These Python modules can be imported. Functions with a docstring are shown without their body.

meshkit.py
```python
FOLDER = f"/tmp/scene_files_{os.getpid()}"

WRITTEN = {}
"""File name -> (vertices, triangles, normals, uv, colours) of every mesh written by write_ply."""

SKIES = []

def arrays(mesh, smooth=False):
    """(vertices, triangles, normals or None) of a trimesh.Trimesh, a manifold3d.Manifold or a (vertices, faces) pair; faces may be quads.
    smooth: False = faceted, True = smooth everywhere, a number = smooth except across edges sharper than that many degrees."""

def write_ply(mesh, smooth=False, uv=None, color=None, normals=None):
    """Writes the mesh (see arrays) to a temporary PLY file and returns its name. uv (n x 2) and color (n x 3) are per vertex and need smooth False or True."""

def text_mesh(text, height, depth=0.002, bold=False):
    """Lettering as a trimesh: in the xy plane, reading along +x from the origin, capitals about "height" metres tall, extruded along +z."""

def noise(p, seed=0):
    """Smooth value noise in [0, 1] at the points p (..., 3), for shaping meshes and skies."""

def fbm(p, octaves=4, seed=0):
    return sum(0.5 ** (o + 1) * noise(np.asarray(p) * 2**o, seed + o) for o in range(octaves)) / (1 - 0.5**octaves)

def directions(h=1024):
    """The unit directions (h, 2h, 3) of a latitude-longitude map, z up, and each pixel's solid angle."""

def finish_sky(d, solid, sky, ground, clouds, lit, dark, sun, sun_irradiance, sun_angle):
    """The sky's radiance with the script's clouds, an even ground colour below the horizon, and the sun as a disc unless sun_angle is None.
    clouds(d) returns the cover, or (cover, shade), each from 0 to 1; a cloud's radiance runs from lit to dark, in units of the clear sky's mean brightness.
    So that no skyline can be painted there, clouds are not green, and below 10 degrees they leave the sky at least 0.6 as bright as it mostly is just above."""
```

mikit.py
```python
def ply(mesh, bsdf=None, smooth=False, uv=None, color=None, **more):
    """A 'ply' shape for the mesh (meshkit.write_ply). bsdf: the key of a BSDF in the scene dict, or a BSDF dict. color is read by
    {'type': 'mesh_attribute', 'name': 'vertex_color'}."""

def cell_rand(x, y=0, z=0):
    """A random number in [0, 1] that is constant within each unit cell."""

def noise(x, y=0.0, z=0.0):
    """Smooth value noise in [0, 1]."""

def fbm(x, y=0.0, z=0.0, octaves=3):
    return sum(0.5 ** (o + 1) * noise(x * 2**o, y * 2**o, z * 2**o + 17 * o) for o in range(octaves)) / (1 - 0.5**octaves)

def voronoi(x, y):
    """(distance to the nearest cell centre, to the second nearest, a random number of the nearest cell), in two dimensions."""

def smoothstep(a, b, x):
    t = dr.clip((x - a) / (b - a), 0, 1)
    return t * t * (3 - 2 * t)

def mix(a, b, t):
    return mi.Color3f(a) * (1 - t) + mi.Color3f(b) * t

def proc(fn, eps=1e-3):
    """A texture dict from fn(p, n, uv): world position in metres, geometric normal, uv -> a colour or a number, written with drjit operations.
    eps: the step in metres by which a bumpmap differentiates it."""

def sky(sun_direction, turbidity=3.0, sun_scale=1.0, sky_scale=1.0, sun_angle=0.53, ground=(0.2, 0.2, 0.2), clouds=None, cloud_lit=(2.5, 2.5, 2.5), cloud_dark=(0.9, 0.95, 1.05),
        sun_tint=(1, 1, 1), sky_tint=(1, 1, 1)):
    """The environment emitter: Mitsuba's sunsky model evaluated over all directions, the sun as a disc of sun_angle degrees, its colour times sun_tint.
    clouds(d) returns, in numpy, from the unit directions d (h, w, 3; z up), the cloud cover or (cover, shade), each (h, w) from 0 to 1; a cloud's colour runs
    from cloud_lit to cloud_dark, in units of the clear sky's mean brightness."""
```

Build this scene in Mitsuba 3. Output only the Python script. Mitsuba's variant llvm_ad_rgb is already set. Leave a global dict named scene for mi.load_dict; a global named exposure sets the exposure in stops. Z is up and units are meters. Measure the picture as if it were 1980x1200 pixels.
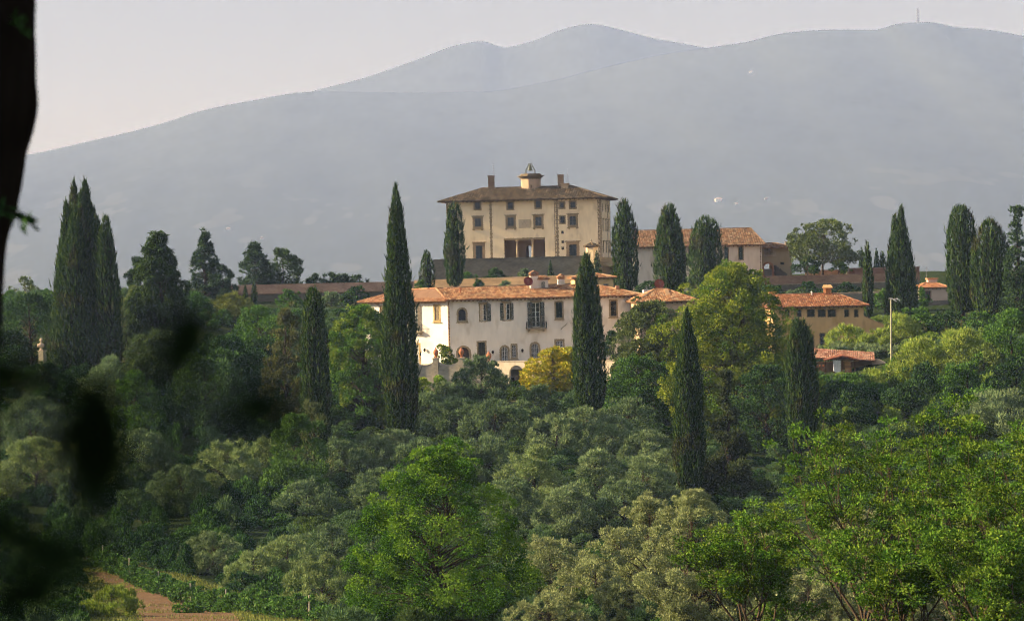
import math
import numpy as np
import trimesh
import drjit as dr
import mitsuba as mi
import shapely
from shapely.geometry import Polygon, box as sbox
import mikit
import meshkit

T = mi.ScalarTransform4f
scene, labels = {}, {}

# ------------------------------------------------------------------ camera, sky, exposure
FPX, PW, PH = 5614.0, 1980.0, 1200.0          # a 100 mm class lens on the photograph's pixel grid
HORIZON, ROLL = 512.0, math.radians(1.35)
_pitch = math.atan((PH / 2 - HORIZON) / FPX)
FWD = np.array([0.0, math.cos(_pitch), -math.sin(_pitch)])
_u0 = np.array([0.0, math.sin(_pitch), math.cos(_pitch)])
RGT = math.cos(ROLL) * np.array([1.0, 0, 0]) - math.sin(ROLL) * _u0
UPV = math.cos(ROLL) * _u0 + math.sin(ROLL) * np.array([1.0, 0, 0])
scene['camera'] = {
    'type': 'thinlens', 'fov': math.degrees(2 * math.atan(PW / 2 / FPX)), 'fov_axis': 'x',
    'aperture_radius': 0.016, 'focus_distance': 420.0, 'near_clip': 0.1, 'far_clip': 60000.0,
    'to_world': T().look_at(origin=[0, 0, 0], target=FWD.tolist(), up=UPV.tolist()),
    'medium': {'type': 'ref', 'id': 'haze_air'}}

exposure = 2.85
SUN = np.array([-0.93, 0.10, 0.42])


def sky_clouds(d):
    """a thin even veil of haze: whiter and brighter round the sun, a little brighter overhead than at the horizon"""
    n = meshkit.fbm(d * np.array([2.0, 2.0, 5.0]) + 7, 4, seed=3)
    near = np.clip(d @ (SUN / np.linalg.norm(SUN)), 0, 1) ** 1.6
    bright = 0.25 * np.clip(d[..., 2], 0, 1) ** 0.9 + 0.75 * near + 0.05 * (n - 0.5)
    return 0.96 + 0.03 * n, np.clip(1 - bright, 0, 1)


scene['sky'] = mikit.sky(SUN, turbidity=3.0, sun_scale=2.2, sky_scale=1.0, sun_angle=1.2, clouds=sky_clouds,
                         cloud_lit=(2.8, 3.02, 3.35), cloud_dark=(0.33, 0.35, 0.395), sun_tint=(0.92, 1.0, 1.12))

# ------------------------------------------------------------------ the air
HAZE = 7.2e-5
scene['haze_air'] = {'type': 'homogeneous', 'albedo': {'type': 'rgb', 'value': [0.475, 0.505, 0.645]},
                     'sigma_t': {'type': 'rgb', 'value': [0.78 * HAZE, 1.0 * HAZE, 1.40 * HAZE]}}
scene['haze'] = {'type': 'cube', 'to_world': T().translate([0, 14000, 860]).scale([26000, 26000, 1090]),
                 'bsdf': {'type': 'null'}, 'interior': {'type': 'ref', 'id': 'haze_air'}}
labels['haze'] = {'kind': 'stuff', 'label': 'thin pale summer haze over the valley and mountains'}


# ------------------------------------------------------------------ pixels, points and colours
def ray(px, py):
    d = FWD + RGT * (px - PW / 2) / FPX + UPV * (PH / 2 - py) / FPX
    return d / d[1]


def at(px, py, Y):
    return ray(px, py) * Y


def pack(c):
    """an rgb colour (n, 3) as the two numbers of a uv pair"""
    c = np.clip(np.atleast_2d(np.asarray(c, float)), 0, 0.999)
    return np.stack([np.floor(c[:, 0] * 1000) + 0.05 + 0.9 * c[:, 1], c[:, 2]], 1)


def unpack(uv):
    r = dr.floor(uv.x)
    return mi.Color3f(r / 1000.0, dr.clip((uv.x - r - 0.05) / 0.9, 0, 1), uv.y)


def add(key, mesh, bsdf, color=None, smooth=False):
    """one scene entry; color: one rgb or one per vertex"""
    if smooth is not False and smooth is not True:
        v, f, _ = meshkit.arrays(mesh, smooth)
        smooth = True
    else:
        v, f, _ = meshkit.arrays(mesh, False)
    uv = None
    if color is not None:
        uv = pack(color)
        if len(uv) == 1:
            uv = np.repeat(uv, len(v), 0)
    scene[key] = mikit.ply((v, f), bsdf, smooth=smooth, uv=uv)
    return key


_count = {}


def name(base):
    n = _count.get(base, -1) + 1
    _count[base] = n
    return base if n == 0 else f'{base}_{n:03d}'


def tag(key, label=None, cat=None, group=None, kind=None):
    d = labels.setdefault(key, {})
    for k, v in (('label', label), ('category', cat), ('group', group), ('kind', kind)):
        if v:
            d[k] = v
    return key


def cat(meshes):
    vs, fs, n = [], [], 0
    for m in meshes:
        v, f, _ = meshkit.arrays(m, False)
        vs.append(v)
        fs.append(f + n)
        n += len(v)
    return np.vstack(vs), np.vstack(fs)


# ------------------------------------------------------------------ materials
def _leaf(p, n, uv):
    return unpack(uv)


def _plaster(p, n, uv):
    a = mikit.fbm(p.x * 0.55, p.y * 0.55, p.z * 0.45, 4)
    b = mikit.fbm(p.x * 2.6, p.y * 2.6, p.z * 0.5, 3)
    s = 0.86 + 0.24 * a + 0.18 * (b - 0.5)
    c = unpack(uv) * s
    stain = mikit.smoothstep(0.58, 0.78, mikit.fbm(p.x * 0.9 + 31, p.y * 0.9, p.z * 0.35, 3))
    return mikit.mix(c, c * mi.Color3f(0.78, 0.76, 0.72), stain * 0.8)


def _stone(p, n, uv):
    a = mikit.fbm(p.x * 0.35, p.y * 0.35, p.z * 0.7, 4)
    b = mikit.fbm(p.x * 2.5, p.y * 2.5, p.z * 3.5, 2)
    return unpack(uv) * (0.45 + 0.75 * a + 0.45 * (b - 0.3))


def _matte(p, n, uv):
    return unpack(uv) * (0.82 + 0.36 * mikit.fbm(p.x * 3.1, p.y * 3.1, p.z * 3.1, 2))


def _bark(p, n, uv):
    a = mikit.fbm(p.x * 14, p.y * 14, p.z * 2.2, 3)
    return unpack(uv) * (0.5 + 1.0 * a)


def _ground(p, n, uv):
    a = mikit.fbm(p.x * 0.05, p.y * 0.05, 0.0, 4)
    b = mikit.fbm(p.x * 0.9, p.y * 0.9, 0.0, 3)
    g = mikit.mix((0.022, 0.034, 0.014), (0.07, 0.068, 0.03), mikit.smoothstep(0.5, 0.78, a * 0.6 + b * 0.4))
    return g * (0.7 + 0.6 * b)


def _mountain(p, n, uv):
    a = mikit.fbm(p.x * 0.0016, p.y * 0.00025, p.z * 0.002, 4)
    b = mikit.fbm(p.x * 0.009, p.y * 0.0014, p.z * 0.012, 3)
    c = mikit.mix((0.038, 0.048, 0.042), (0.044, 0.055, 0.046), mikit.smoothstep(0.4, 0.62, a))
    open_ = mikit.smoothstep(0.62, 0.72, b) * mikit.smoothstep(420, 80, p.z)
    return mikit.mix(c * (0.85 + 0.3 * b), (0.21, 0.18, 0.12), open_ * 0.12)


def _soil(p, n, uv):
    a = mikit.fbm(p.x * 0.8, p.y * 0.8, 0.0, 4)
    b = mikit.fbm(p.x * 6.0, p.y * 6.0, 0.0, 2)
    return unpack(uv) * (0.65 + 0.45 * a + 0.35 * b)


def diffuse(fn):
    return {'type': 'twosided', 'bsdf': {'type': 'diffuse', 'reflectance': mikit.proc(fn)}}


scene['leaf'] = {'type': 'principledthin', 'base_color': mikit.proc(_leaf), 'roughness': 0.9, 'diff_trans': 0.34, 'spec_trans': 0.0, 'eta': 1.25}
scene['plaster'] = diffuse(_plaster)
scene['stone'] = diffuse(_stone)
scene['matte'] = diffuse(_matte)
scene['bark'] = diffuse(_bark)
scene['earth'] = diffuse(_ground)
scene['forest_far'] = diffuse(_mountain)
scene['soil'] = diffuse(_soil)
scene['glass'] = {'type': 'twosided', 'bsdf': {'type': 'principled', 'base_color': {'type': 'rgb', 'value': [0.018, 0.026, 0.03]}, 'roughness': 0.12, 'specular': 0.6}}

# ------------------------------------------------------------------ terrain
_PY = np.array([-80, -6, 3, 10, 25, 60, 110, 150, 190, 220, 240, 260, 280, 300, 350, 400, 426, 440, 480, 520, 560, 590, 640, 690, 760, 1000, 1600, 4000, 60000.0])
_PZ = np.array([6, -1.5, -1.75, -3.3, -6.6, -12.0, -17.3, -20.3, -23.6, -26.0, -27.4, -28.2, -28.1, -27.0, -23.0, -19.0, -17.4, -15.4, -12.0, -8.6, -6.2, -5.0, -3.8, -5.5, -16, -52, -88, -95, -95.0])
from scipy.interpolate import PchipInterpolator
_prof = PchipInterpolator(_PY, _PZ)


def sst(a, b, x):
    t = np.clip((np.asarray(x, float) - a) / (b - a), 0, 1)
    return t * t * (3 - 2 * t)


def H(x, y):
    x, y = np.broadcast_arrays(np.asarray(x, float), np.asarray(y, float))
    z = _prof(np.clip(y, -80, 60000))
    w = sst(300, 380, y) * sst(560, 480, y)
    z = z + w * 6.5 * sst(22, 62, -x) + sst(300, 380, y) * sst(505, 440, y) * 4.8 * sst(30, 68, x)
    far = sst(90, 400, np.abs(x)) * sst(500, 700, y)
    z = z - 30 * far * sst(1200, 650, y)
    nz = meshkit.fbm(np.stack([x * 0.06, y * 0.06, x * 0], -1), 3, seed=11) - 0.5
    return z + 1.3 * nz * sst(8, 40, y) * sst(2500, 700, y)


def ground(px, py, y0=20.0, y1=1500.0):
    """the first point of the ground seen at a pixel"""
    d = ray(px, py)
    ys = np.arange(y0, y1, 0.5)
    hit = np.nonzero(d[2] * ys < H(d[0] * ys, ys))[0]
    Y = ys[hit[0]] if len(hit) else y1
    return d * Y


def grid_mesh(xs, ys, zf):
    X, Y = np.meshgrid(xs, ys)
    Z = zf(X, Y)
    v = np.stack([X, Y, Z], -1).reshape(-1, 3)
    nx, ny = len(xs), len(ys)
    i = (np.arange(ny - 1)[:, None] * nx + np.arange(nx - 1)[None]).ravel()
    f = np.vstack([np.stack([i, i + 1, i + nx + 1], 1), np.stack([i, i + nx + 1, i + nx], 1)])
    return v, f


def stretch(a, b, n, lim, m):
    """even steps from a to b, then growing ones out to lim"""
    e = np.linspace(a, b, n)
    k = np.linspace(0, 1, m + 1)[1:]
    return e, lambda side: side + np.sign(lim) * (abs(lim) - abs(side)) * k ** 3


xin, _ = stretch(-130, 130, 131, 0, 0)
grow = np.linspace(0, 1, 31)[1:] ** 3
xs = np.concatenate([(-130 - 20000 * grow)[::-1], xin, 130 + 20000 * grow])
ys = np.concatenate([np.linspace(-80, 60, 71)[:-1], np.linspace(60, 700, 260), 700 + 26000 * np.linspace(0, 1, 51)[1:] ** 2.4])
add('ground', grid_mesh(xs, ys, H), 'earth', smooth=True)
tag('ground', kind='structure', label='overgrown hillside falling to the valley and rising again')

# ------------------------------------------------------------------ mountains


def ridge(key, pts, D, depth, back, seed, rough, label):
    pts = np.array(pts, float)
    w = np.array([at(px, py, D) for px, py in pts])
    X, Zr = w[:, 0], w[:, 2]
    prof = PchipInterpolator(X, Zr)
    xs = np.linspace(X[0], X[-1], 420)
    ys = np.concatenate([np.linspace(D - depth, D, 200)[:-1], np.linspace(D, D + back, 24)])

    def zf(x, y):
        top = prof(x)
        t = np.clip((y - (D - depth)) / depth, 0, 1)
        s = np.where(y <= D, t ** 1.25, 1 - np.clip((y - D) / back, 0, 1))
        n1 = meshkit.fbm(np.stack([x / 620.0 + y / 4000.0, y / 5200.0, x * 0], -1), 4, seed=seed) - 0.5
        n2 = meshkit.fbm(np.stack([x / 60.0, y / 60.0, x * 0], -1), 3, seed=seed + 9) - 0.5
        env = np.sin(np.pi * np.clip(s, 0, 1)) ** 0.8
        return -110 + (top + 110) * s + rough * n1 * env + rough * 0.05 * n2 * (0.25 + env)
    add(key, grid_mesh(xs, ys, zf), 'forest_far', smooth=True)
    tag(key, kind='structure', label=label)


ridge('mountain', [(-1200, 420), (-600, 380), (-200, 330), (60, 298), (170, 274), (300, 243), (400, 212), (480, 196), (600, 178), (680, 178), (800, 180), (930, 178), (1050, 160), (1180, 128),
                   (1290, 104), (1380, 91), (1440, 82), (1520, 64), (1600, 58), (1690, 58), (1740, 46), (1790, 43), (1850, 53), (1910, 58), (1980, 70), (2150, 95), (2500, 140), (3200, 190)],
      12600, 6000, 5000, 5, 60, 'long wooded mountain fading into pale blue haze')
ridge('mountain_001', [(-1500, 420), (-400, 360), (300, 262), (500, 205), (610, 175), (700, 152), (800, 118), (890, 86), (930, 80), (975, 92), (1030, 80), (1090, 56), (1140, 47), (1200, 58), (1260, 74), (1340, 88),
                       (1420, 105), (1600, 130), (2000, 150), (2600, 190), (3400, 260)],
      14500, 1900, 3500, 8, 60, 'paler mountain summit rising behind the long wooded ridge')

# ------------------------------------------------------------------ building kit
Zv = np.array([0, 0, 1.0])


class Facade:
    """an upright plane: u along it (to the right as seen from outside), d outwards, z up, all in metres from O"""

    def __init__(self, O, deg):
        a = math.radians(deg)
        self.O, self.deg = np.array(O, float), deg
        self.U = np.array([math.cos(a), math.sin(a), 0])
        self.N = np.array([math.sin(a), -math.cos(a), 0])

    def px(self, x, y, d=0.0):
        r = ray(x, y)
        k = (self.O + self.N * d) @ self.N / (r @ self.N)
        q = r * k - self.O
        return float(q @ self.U), float(q[2])

    def rect(self, x0, y0, x1, y1, d=0.0):
        """pixel box -> (u0, u1, z0, z1)"""
        a, b = self.px(x0, (y0 + y1) / 2, d)[0], self.px(x1, (y0 + y1) / 2, d)[0]
        return a, b, self.px((x0 + x1) / 2, y1, d)[1], self.px((x0 + x1) / 2, y0, d)[1]

    def w(self, u, z, d=0.0):
        return self.O + self.U * u + self.N * d + Zv * z

    def to(self, v):
        """(u, z, d) rows to the world"""
        v = np.asarray(v, float)
        return self.O + v[:, :1] * self.U + v[:, 2:3] * self.N + v[:, 1:2] * Zv

    def prism(self, poly, d0, d1):
        out = []
        for g in getattr(poly, 'geoms', [poly]):
            if g.is_empty or g.area < 1e-6:
                continue
            m = trimesh.creation.extrude_polygon(g, d1 - d0, engine='earcut')
            v = np.array(m.vertices)
            v[:, 2] += d0
            out.append((self.to(v), np.array(m.faces)))
        return cat(out)

    def box(self, u0, u1, z0, z1, d0, d1):
        return self.prism(sbox(min(u0, u1), min(z0, z1), max(u0, u1), max(z0, z1)), d0, d1)

    def side(self, u, deg):
        """another facade that starts at u of this one"""
        return Facade(self.w(u, 0), self.deg + deg)


def arch_poly(u0, u1, z0, z1, rise=None):
    r = (u1 - u0) / 2
    rise = r if rise is None else rise
    t = np.linspace(0, math.pi, 13)
    return Polygon([(u0, z0), (u1, z0)] + [((u0 + u1) / 2 + r * math.cos(a), z1 - rise + rise * math.sin(a)) for a in t])


STONE = (0.34, 0.27, 0.18)
GREEN = (0.022, 0.038, 0.030)
WHITE = (0.62, 0.60, 0.55)


def shutter_mesh(F, u0, u1, z0, z1, d):
    f = 0.07
    ms = [F.box(u0, u0 + f, z0, z1, d, d + 0.05), F.box(u1 - f, u1, z0, z1, d, d + 0.05)]
    for z in (z0, (z0 + z1) / 2 - f / 2, z1 - f):
        ms.append(F.box(u0 + f, u1 - f, z, z + f, d, d + 0.05))
    n = max(4, int((z1 - z0) / 0.13))
    for k in range(n):
        z = z0 + f + (z1 - z0 - 2 * f) * (k + 0.5) / n
        ms.append(F.box(u0 + f, u1 - f, z - 0.035, z + 0.035, d + 0.008, d + 0.03))
    return cat(ms)


def window(house, F, r, frame=0.2, arch=False, stone=STONE, lintel=0.0, sill=0.0, shutters=None, bars=(2, 3), bar=WHITE, pane='glass', shut_col=GREEN, kind='window', recess=0.22,
           curtain=None, ears=False, label=None):
    """a window or door in an opening; r = outer rectangle of its stone surround (u0, u1, z0, z1); returns the hole for the wall"""
    u0, u1, z0, z1 = r
    P = arch_poly if arch else (lambda a, b, c, d: sbox(a, c, b, d))
    door = kind == 'door'
    hole = P(u0 + frame, u1 - frame, z0 + (0 if door else frame), z1 - frame)
    ring = P(u0, u1, z0, z1).difference(hole)
    k = name(f'{house}__{kind}')
    ms = [F.prism(ring, -0.06, 0.06)]
    if lintel:
        ms += [F.box(u0 - lintel, u1 + lintel, z1 + 0.03, z1 + 0.16, -0.05, 0.30), F.box(u0 - lintel * .5, u1 + lintel * .5, z1 - 0.08, z1 + 0.03, -0.05, 0.16)]
    if ears:
        for u in (u0 - 0.02, u1 - frame + 0.02):
            ms.append(F.box(u, u + frame, z0 - 0.36, z0 - 0.10, -0.05, 0.15))
    add(k, cat(ms), 'stone', stone)
    if label:
        tag(k, label)
    if sill:
        add(f'{k}__sill', F.box(u0 - sill, u1 + sill, z0 - 0.11, z0 - 0.002, -0.05, 0.22), 'stone', stone)
    a0, a1, b0, b1 = u0 + frame, u1 - frame, z0 + (0 if door else frame), z1 - frame
    if pane == 'glass':
        add(f'{k}__pane', F.prism(hole.buffer(0.01, join_style=2), -recess - 0.03, -recess), 'glass')
    else:
        add(f'{k}__panel', F.prism(hole.buffer(0.01, join_style=2), -recess - 0.03, -recess), 'matte', pane)
    if curtain:
        c0, c1 = curtain
        add(f'{k}__curtain', F.box(a0 + (a1 - a0) * c0, a0 + (a1 - a0) * c1, b0 + 0.05, b1 - 0.05, -recess + 0.02, -recess + 0.04), 'matte', (0.62, 0.50, 0.34))
    if bars:
        nx, nz = bars
        t = 0.035
        bm = [F.prism(hole.difference(hole.buffer(-0.06)), -recess + 0.005, -recess + 0.06)]
        for i in range(1, nx):
            u = a0 + (a1 - a0) * i / nx
            w = 0.06 if (i * 2 == nx) else t
            bm.append(F.prism(sbox(u - w, b0, u + w, b1).intersection(hole.buffer(-0.05)), -recess + 0.008, -recess + 0.05))
        for i in range(1, nz):
            z = b0 + (b1 - b0) * i / nz
            bm.append(F.prism(sbox(a0, z - t * .7, a1, z + t * .7).intersection(hole.buffer(-0.05)), -recess + 0.011, -recess + 0.04))
        add(f'{k}__glazing_bars', cat(bm), 'matte', bar)
    if shutters == 'open':
        w = (a1 - a0) / 2
        for s in (0, 1):
            q = (a0 - w - 0.02, a0 - 0.02) if s == 0 else (a1 + 0.02, a1 + w + 0.02)
            add(name(f'{k}__shutter'), shutter_mesh(F, q[0], q[1], b0 - 0.03, b1 + 0.03, 0.075), 'matte', shut_col)
    elif shutters == 'ajar':
        w = (a1 - a0) / 2
        add(name(f'{k}__shutter'), shutter_mesh(F, a1 + 0.02, a1 + w + 0.16, b0 - 0.03, b1 + 0.03, 0.075), 'matte', shut_col)
        G = Facade(F.w(a0, 0, 0.05), F.deg - 82)
        add(name(f'{k}__shutter'), shutter_mesh(G, -w, 0, b0 - 0.03, b1 + 0.03, 0), 'matte', shut_col)
    elif shutters == 'closed':
        w = (a1 - a0) / 2
        for s in (0, 1):
            add(name(f'{k}__shutter'), shutter_mesh(F, a0 + s * w + 0.01, a0 + (s + 1) * w - 0.01, b0 + 0.02, b1 - 0.02, -0.10), 'matte', shut_col)
    return hole


def wall_mesh(F, poly, holes, t=0.45):
    for h in holes:
        poly = poly.difference(h)
    return F.prism(poly, -t, 0)


TERRA = [(0.31, 0.155, 0.075), (0.36, 0.20, 0.108), (0.24, 0.115, 0.058), (0.42, 0.27, 0.16), (0.17, 0.09, 0.052), (0.32, 0.22, 0.14)]
BROWN = [(0.20, 0.115, 0.066), (0.24, 0.145, 0.088), (0.165, 0.095, 0.056), (0.225, 0.16, 0.105), (0.13, 0.085, 0.055)]
GREYT = [(0.11, 0.085, 0.056), (0.145, 0.11, 0.072), (0.09, 0.07, 0.048), (0.175, 0.125, 0.078), (0.12, 0.098, 0.068), (0.07, 0.056, 0.04)]


def tiles(poly, pitch, course, cols, rng, lift=0.05):
    """half-round roof tiles in courses on one plane slope; poly: its corners, the first two the eave from left to right as seen from outside"""
    P = np.array(poly, float)
    e = P[1] - P[0]
    e /= np.linalg.norm(e)
    n = np.cross(e, P[-1] - P[0])
    n /= np.linalg.norm(n)
    if n[2] < 0:
        n = -n
    s = np.cross(n, e)
    if s[2] < 0:
        s = -s
    L = np.stack([(P - P[0]) @ e, (P - P[0]) @ s], 1)
    X, Y0, Y1 = [], [], []
    xs = np.arange(L[:, 0].min() + pitch / 2, L[:, 0].max(), pitch)
    for x in xs:
        ys = []
        for i in range(len(L)):
            p, q = L[i], L[(i + 1) % len(L)]
            if (p[0] - x) * (q[0] - x) <= 0 and abs(p[0] - q[0]) > 1e-9:
                ys.append(p[1] + (q[1] - p[1]) * (x - p[0]) / (q[0] - p[0]))
        if len(ys) < 2:
            continue
        a, b = min(ys), max(ys)
        m = max(1, int(round((b - a) / course)))
        if b - a < 0.12:
            continue
        for k in range(m):
            y = a + (b - a) * k / m
            X.append(x)
            Y0.append(y - (0.06 if k else 0.09))
            Y1.append(y + (b - a) / m + 0.03)
    X, Y0, Y1 = map(np.array, (X, Y0, Y1))
    N = len(X)
    X = X + rng.normal(0, 0.012, N)
    ang = np.array([0, 55, 125, 180]) * math.pi / 180
    v = np.zeros((N, 10, 3))
    for j, a in enumerate(ang):
        for k, (Y, r, h) in enumerate(((Y0, 0.50, lift), (Y1, 0.40, lift * 0.35))):
            rr = pitch * r
            hh = h + rng.normal(0, 0.008, N)
            v[:, k * 4 + j] = P[0] + np.outer(X + rr * math.cos(a), e) + np.outer(Y, s) + np.outer(hh * 0 + hh + rr * 0.75 * math.sin(a), n)
    # the open lower end is closed by a small face of its own
    v[:, 8] = P[0] + np.outer(X - pitch * .5, e) + np.outer(Y0, s) + np.outer(np.full(N, -0.01), n)
    v[:, 9] = P[0] + np.outer(X + pitch * .5, e) + np.outer(Y0, s) + np.outer(np.full(N, -0.01), n)
    f1 = []
    for j in range(3):
        f1 += [(j, 4 + j, 5 + j), (j, 5 + j, 1 + j)]
    f1 += [(0, 1, 9), (1, 2, 9), (2, 8, 9), (2, 3, 8)]
    f = (np.array(f1)[None] + (np.arange(N) * 10)[:, None, None]).reshape(-1, 3)
    pal = np.array(cols)
    c = pal[rng.integers(0, len(pal), N)] * rng.uniform(0.8, 1.2, (N, 1))
    patch = meshkit.fbm(np.stack([X * 0.5, Y0 * 0.5, X * 0], -1), 3, seed=int(rng.integers(1, 99)))
    c = c * (0.72 + 0.56 * patch[:, None])
    return v.reshape(-1, 3), f, np.repeat(c, 10, 0)


def slab(poly, t):
    """a plane polygon made t thick, downwards along its normal"""
    P = np.array(poly, float)
    n = np.cross(P[1] - P[0], P[2] - P[0])
    n = n / np.linalg.norm(n) * (1 if n[2] > 0 else -1)
    m = len(P)
    v = np.vstack([P, P - n * t])
    f = [(0, i, i + 1) for i in range(1, m - 1)] + [(m, m + i + 1, m + i) for i in range(1, m - 1)]
    for i in range(m):
        j = (i + 1) % m
        f += [(i, m + i, m + j), (i, m + j, j)]
    return v, np.array(f)


def tube(pts, radii, n=6):
    pts = np.array(pts, float)
    radii = np.broadcast_to(np.asarray(radii, float), (len(pts),))
    tan = np.gradient(pts, axis=0)
    tan /= np.linalg.norm(tan, axis=1, keepdims=True) + 1e-12
    ref = np.array([1.0, 0.2, 0.1]) if abs(tan[0, 2]) > 0.8 else np.array([0, 0.1, 1.0])
    rings = []
    for p, t, r in zip(pts, tan, radii):
        a = np.cross(t, ref)
        a /= np.linalg.norm(a) + 1e-12
        b = np.cross(t, a)
        th = np.arange(n) * 2 * math.pi / n
        rings.append(p + r * (np.cos(th)[:, None] * a + np.sin(th)[:, None] * b))
    v = np.vstack(rings + [pts[:1], pts[-1:]])
    f = []
    m = len(pts)
    for k in range(m - 1):
        for i in range(n):
            a, b = k * n + i, k * n + (i + 1) % n
            f += [(a, b, b + n), (a, b + n, a + n)]
    for i in range(n):
        f += [(m * n, (i + 1) % n, i), (m * n + 1, (m - 1) * n + i, (m - 1) * n + (i + 1) % n)]
    return v, np.array(f)


def lathe(prof, center, n=12):
    """a turned body about an upright axis; prof: (radius, height) rows from the bottom up"""
    prof = np.array(prof, float)
    th = np.arange(n) * 2 * math.pi / n
    v = np.vstack([np.stack([r * np.cos(th), r * np.sin(th), np.full(n, z)], 1) for r, z in prof] + [[[0, 0, prof[0, 1]]], [[0, 0, prof[-1, 1]]]])
    f = []
    m = len(prof)
    for k in range(m - 1):
        for i in range(n):
            a, b = k * n + i, k * n + (i + 1) % n
            f += [(a, b, b + n), (a, b + n, a + n)]
    for i in range(n):
        f += [(m * n, (i + 1) % n, i), (m * n + 1, (m - 1) * n + i, (m - 1) * n + (i + 1) % n)]
    return v + np.array(center, float), np.array(f)


def roof(house, slopes, cols, seed, pitch=0.30, course=0.5, slab_col=(0.20, 0.12, 0.08), caps=(), key='roof'):
    """slopes: plane polygons (eave first); caps: ridge and hip lines"""
    rng = np.random.default_rng(seed)
    k = name(f'{house}__{key}')
    add(k, cat([slab(p, 0.14) for p in slopes]), 'matte', slab_col)
    vs, fs, cs, m = [], [], [], 0
    for p in slopes:
        v, f, c = tiles(p, pitch, course, cols, rng)
        vs.append(v), fs.append(f + m), cs.append(c)
        m += len(v)
    add(f'{k}__tiles', (np.vstack(vs), np.vstack(fs)), 'matte', np.vstack(cs))
    tag(f'{k}__tiles', kind='stuff')
    if len(caps):
        ms, cc = [], []
        for a, b in caps:
            a, b = np.array(a, float), np.array(b, float)
            q = max(2, int(np.linalg.norm(b - a) / 0.55))
            for i in range(q):
                p0, p1 = a + (b - a) * i / q, a + (b - a) * (i + 1.08) / q
                up = np.array([0, 0, 0.07])
                v, f = tube([p0 + up, p1 + up * 0.8], [0.17, 0.14], 6)
                ms.append((v, f))
                cc.append(np.repeat(np.array(cols)[rng.integers(0, len(cols))][None] * rng.uniform(0.85, 1.25), len(v), 0))
        add(f'{k}__ridge_caps', cat(ms), 'matte', np.vstack(cc))
        tag(f'{k}__ridge_caps', kind='stuff')
    return k


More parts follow.
